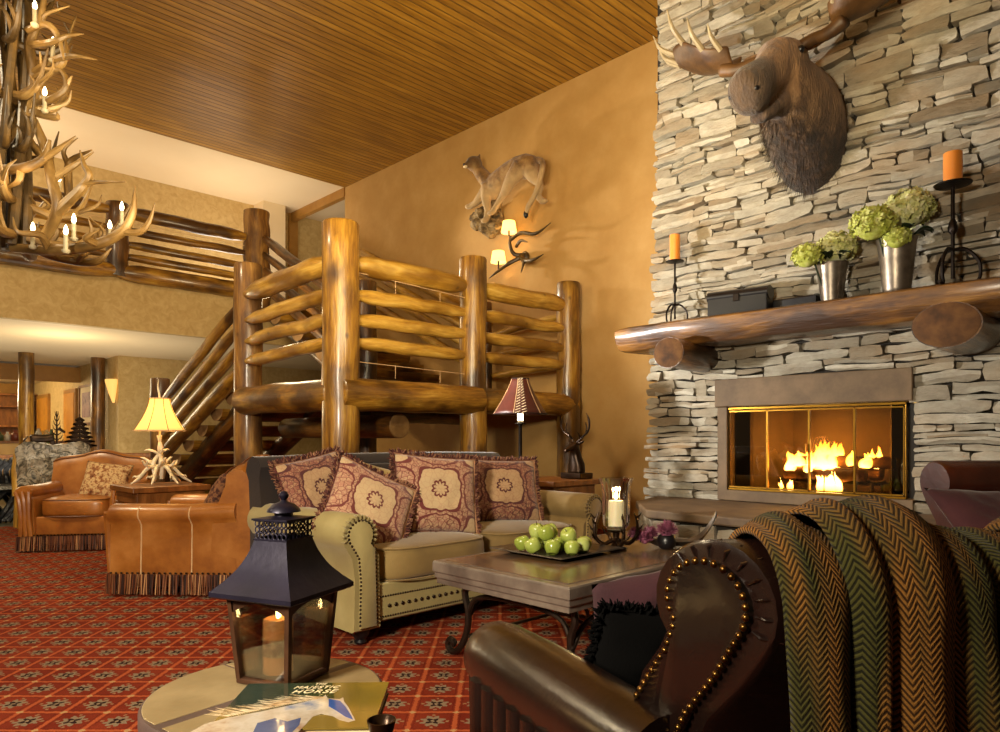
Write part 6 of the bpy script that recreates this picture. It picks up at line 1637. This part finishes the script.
ring(6, .62, .06, .30, .26, .024, .5, 'antler_dark')
ring(6, .95, .06, .30, .26, .024, .1)
ring(6, 1.28, .06, .32, .26, .024, .8, 'antler_dark')
ring(6, 1.62, .06, .30, .26, .024, .3, 'antler_dark')
ring(5, 1.95, .05, .26, .22, .022, .6, 'antler_dark')
mb = MB()
for k in range(6):
    a = k*1.05; pts = [(math.cos(a+z*.9)*.10, math.sin(a+z*.9)*.10, z) for z in [i*.25 for i in range(9)]]; mb.tube(pts, [.03, .034, .03, .028, .03, .026, .026, .024, .02], 8)
mb.build('twisted_core', M['antler_dark'], t_)
mb = MB(); mb.tube([(0, 0, 0), (0, 0, ZC-CZ)], .012, 8); mb.lathe([(.08, ZC-CZ-.04), (.08, ZC-CZ-.002)], seg=20); mb.build('hanging_rod', M['iron'], t_)
def candle(p, h=.10):
    mb = MB(); mb.lathe([(.012, -.02), (.022, -.01), (.024, 0)], p, 12); mb.lathe([(.0125, 0), (.0125, h), (.004, h+.002)], p, 12); c = mb.build('candle_sleeve', M['sleeve'], t_)
    MB().lathe([(.006, h), (.013, h+.018), (.011, h+.035), (.003, h+.058)], p, 10).build('bulb', M['bulb'], c)
for px, py, t in ((45, 110, 4.3), (53, 60, 4.3), (35, 24, 4.2), (59, 196, 4.3), (74, 238, 4.1), (66, 250, 4.0), (122, 224, 4.5), (110, 242, 4.6), (33, 246, 4.2), (10, 60, 4.7), (12, 214, 4.8)):
    candle(Lc(px, py, t), .085)
for px, py, t in ((-30, 230, 4.0), (-60, 235, 4.6), (-40, 120, 4.4)): candle(Lc(px, py, t), .085)
for k, z in ((0, .35), (1, 1.2)): light('chandelier_glow', 'POINT', V((cc_.x, cc_.y, CZ+z))+R2*.25-F2*.3, 5, (1, .72, .38), .15)
# ================================================================ camera, light, world
cam = bpy.data.cameras.new('camera'); co = bpy.data.objects.new('camera', cam); COL.objects.link(co)
co.location = (0, 0, H); co.rotation_euler = (math.radians(90), 0, math.radians(45.8)); cam.sensor_width = 36; cam.lens = 36*.698; cam.shift_y = .072
SC.camera = co
w = bpy.data.worlds.new('world'); SC.world = w; w.use_nodes = True
w.node_tree.nodes['Background'].inputs[0].default_value = (1, .66, .36, 1); w.node_tree.nodes['Background'].inputs[1].default_value = .07
light('key_lamp', 'SPOT', W(-1.5, -.1, 1.9), 820, (1, .87, .66), .22, W(-.5, 4.6, .9), spot_size=math.radians(125), spot_blend=1.0)
light('stair_foot_lamp', 'SPOT', (-5.3, 2.3, 1.6), 820, (1, .96, .90), .10, (-2.0, 5.6, 2.9), spot_size=math.radians(88), spot_blend=.7)
light('upper_stair_lamp', 'SPOT', (-9.6, 5.6, 4.0), 420, (1, .84, .58), .08, (-3.6, 6.5, 4.0), spot_size=math.radians(56), spot_blend=.9)
light('left_downlight', 'AREA', W(-5.5, 4.2, 4.6), 170, (1, .80, .50), .5, W(-5.2, 5.4, 0))
light('balcony_fill', 'AREA', (-11.9, 1.0, 3.6), 75, (1, .88, .72), 2.0, (-11.9, 1.1, 6))  # added fill, aimed up to brighten the cream upper ceiling; no fitting here
light('balcony_fill', 'AREA', (-12.0, 5.2, 3.6), 42, (1, .88, .72), 1.4, (-12, 5.3, 6))  # second added upward fill, for the far end of that ceiling
light('stair_light', 'POINT', (-9.2, 4.4, 3.0), 40, (1, .78, .46), .2)
light('corridor_fill', 'AREA', (-12.8, 2.6, .5), 75, (1, .88, .70), 4.0, (-13.4, 2.2, 4))  # added fill low over the floor, brightens the lower corridor ceiling
light('corridor_wash', 'POINT', (-12.2, 2.6, 2.0), 40, (1, .82, .52), .4)
light('shop_light', 'POINT', (-19.2, 1.6, 2.2), 260, (1, .80, .48), .3)
light('ceiling_wash', 'AREA', W(-.4, 3.2, 2.7), 300, (1, .80, .46), 2.5, W(-1.2, 5.0, 6))  # unseen upward fill added in mid-room to lift the plank ceiling
light('sofa_downlight', 'SPOT', (-2.6, 3.0, 5.3), 220, (1, .84, .58), .15, (-3.2, 3.0, 0), spot_size=math.radians(60), spot_blend=.6)
SC.view_settings.view_transform = 'Standard'; SC.view_settings.look = 'None'; SC.view_settings.exposure = .12; SC.view_settings.gamma = 1; SC.view_settings.use_curve_mapping = False
SC.cycles.use_denoising = True; SC.cycles.max_bounces = 8; SC.cycles.diffuse_bounces = 4; SC.cycles.glossy_bounces = 3; SC.cycles.transparent_max_bounces = 12
SC.cycles.sample_clamp_indirect = 6; SC.cycles.caustics_reflective = False; SC.cycles.caustics_refractive = False
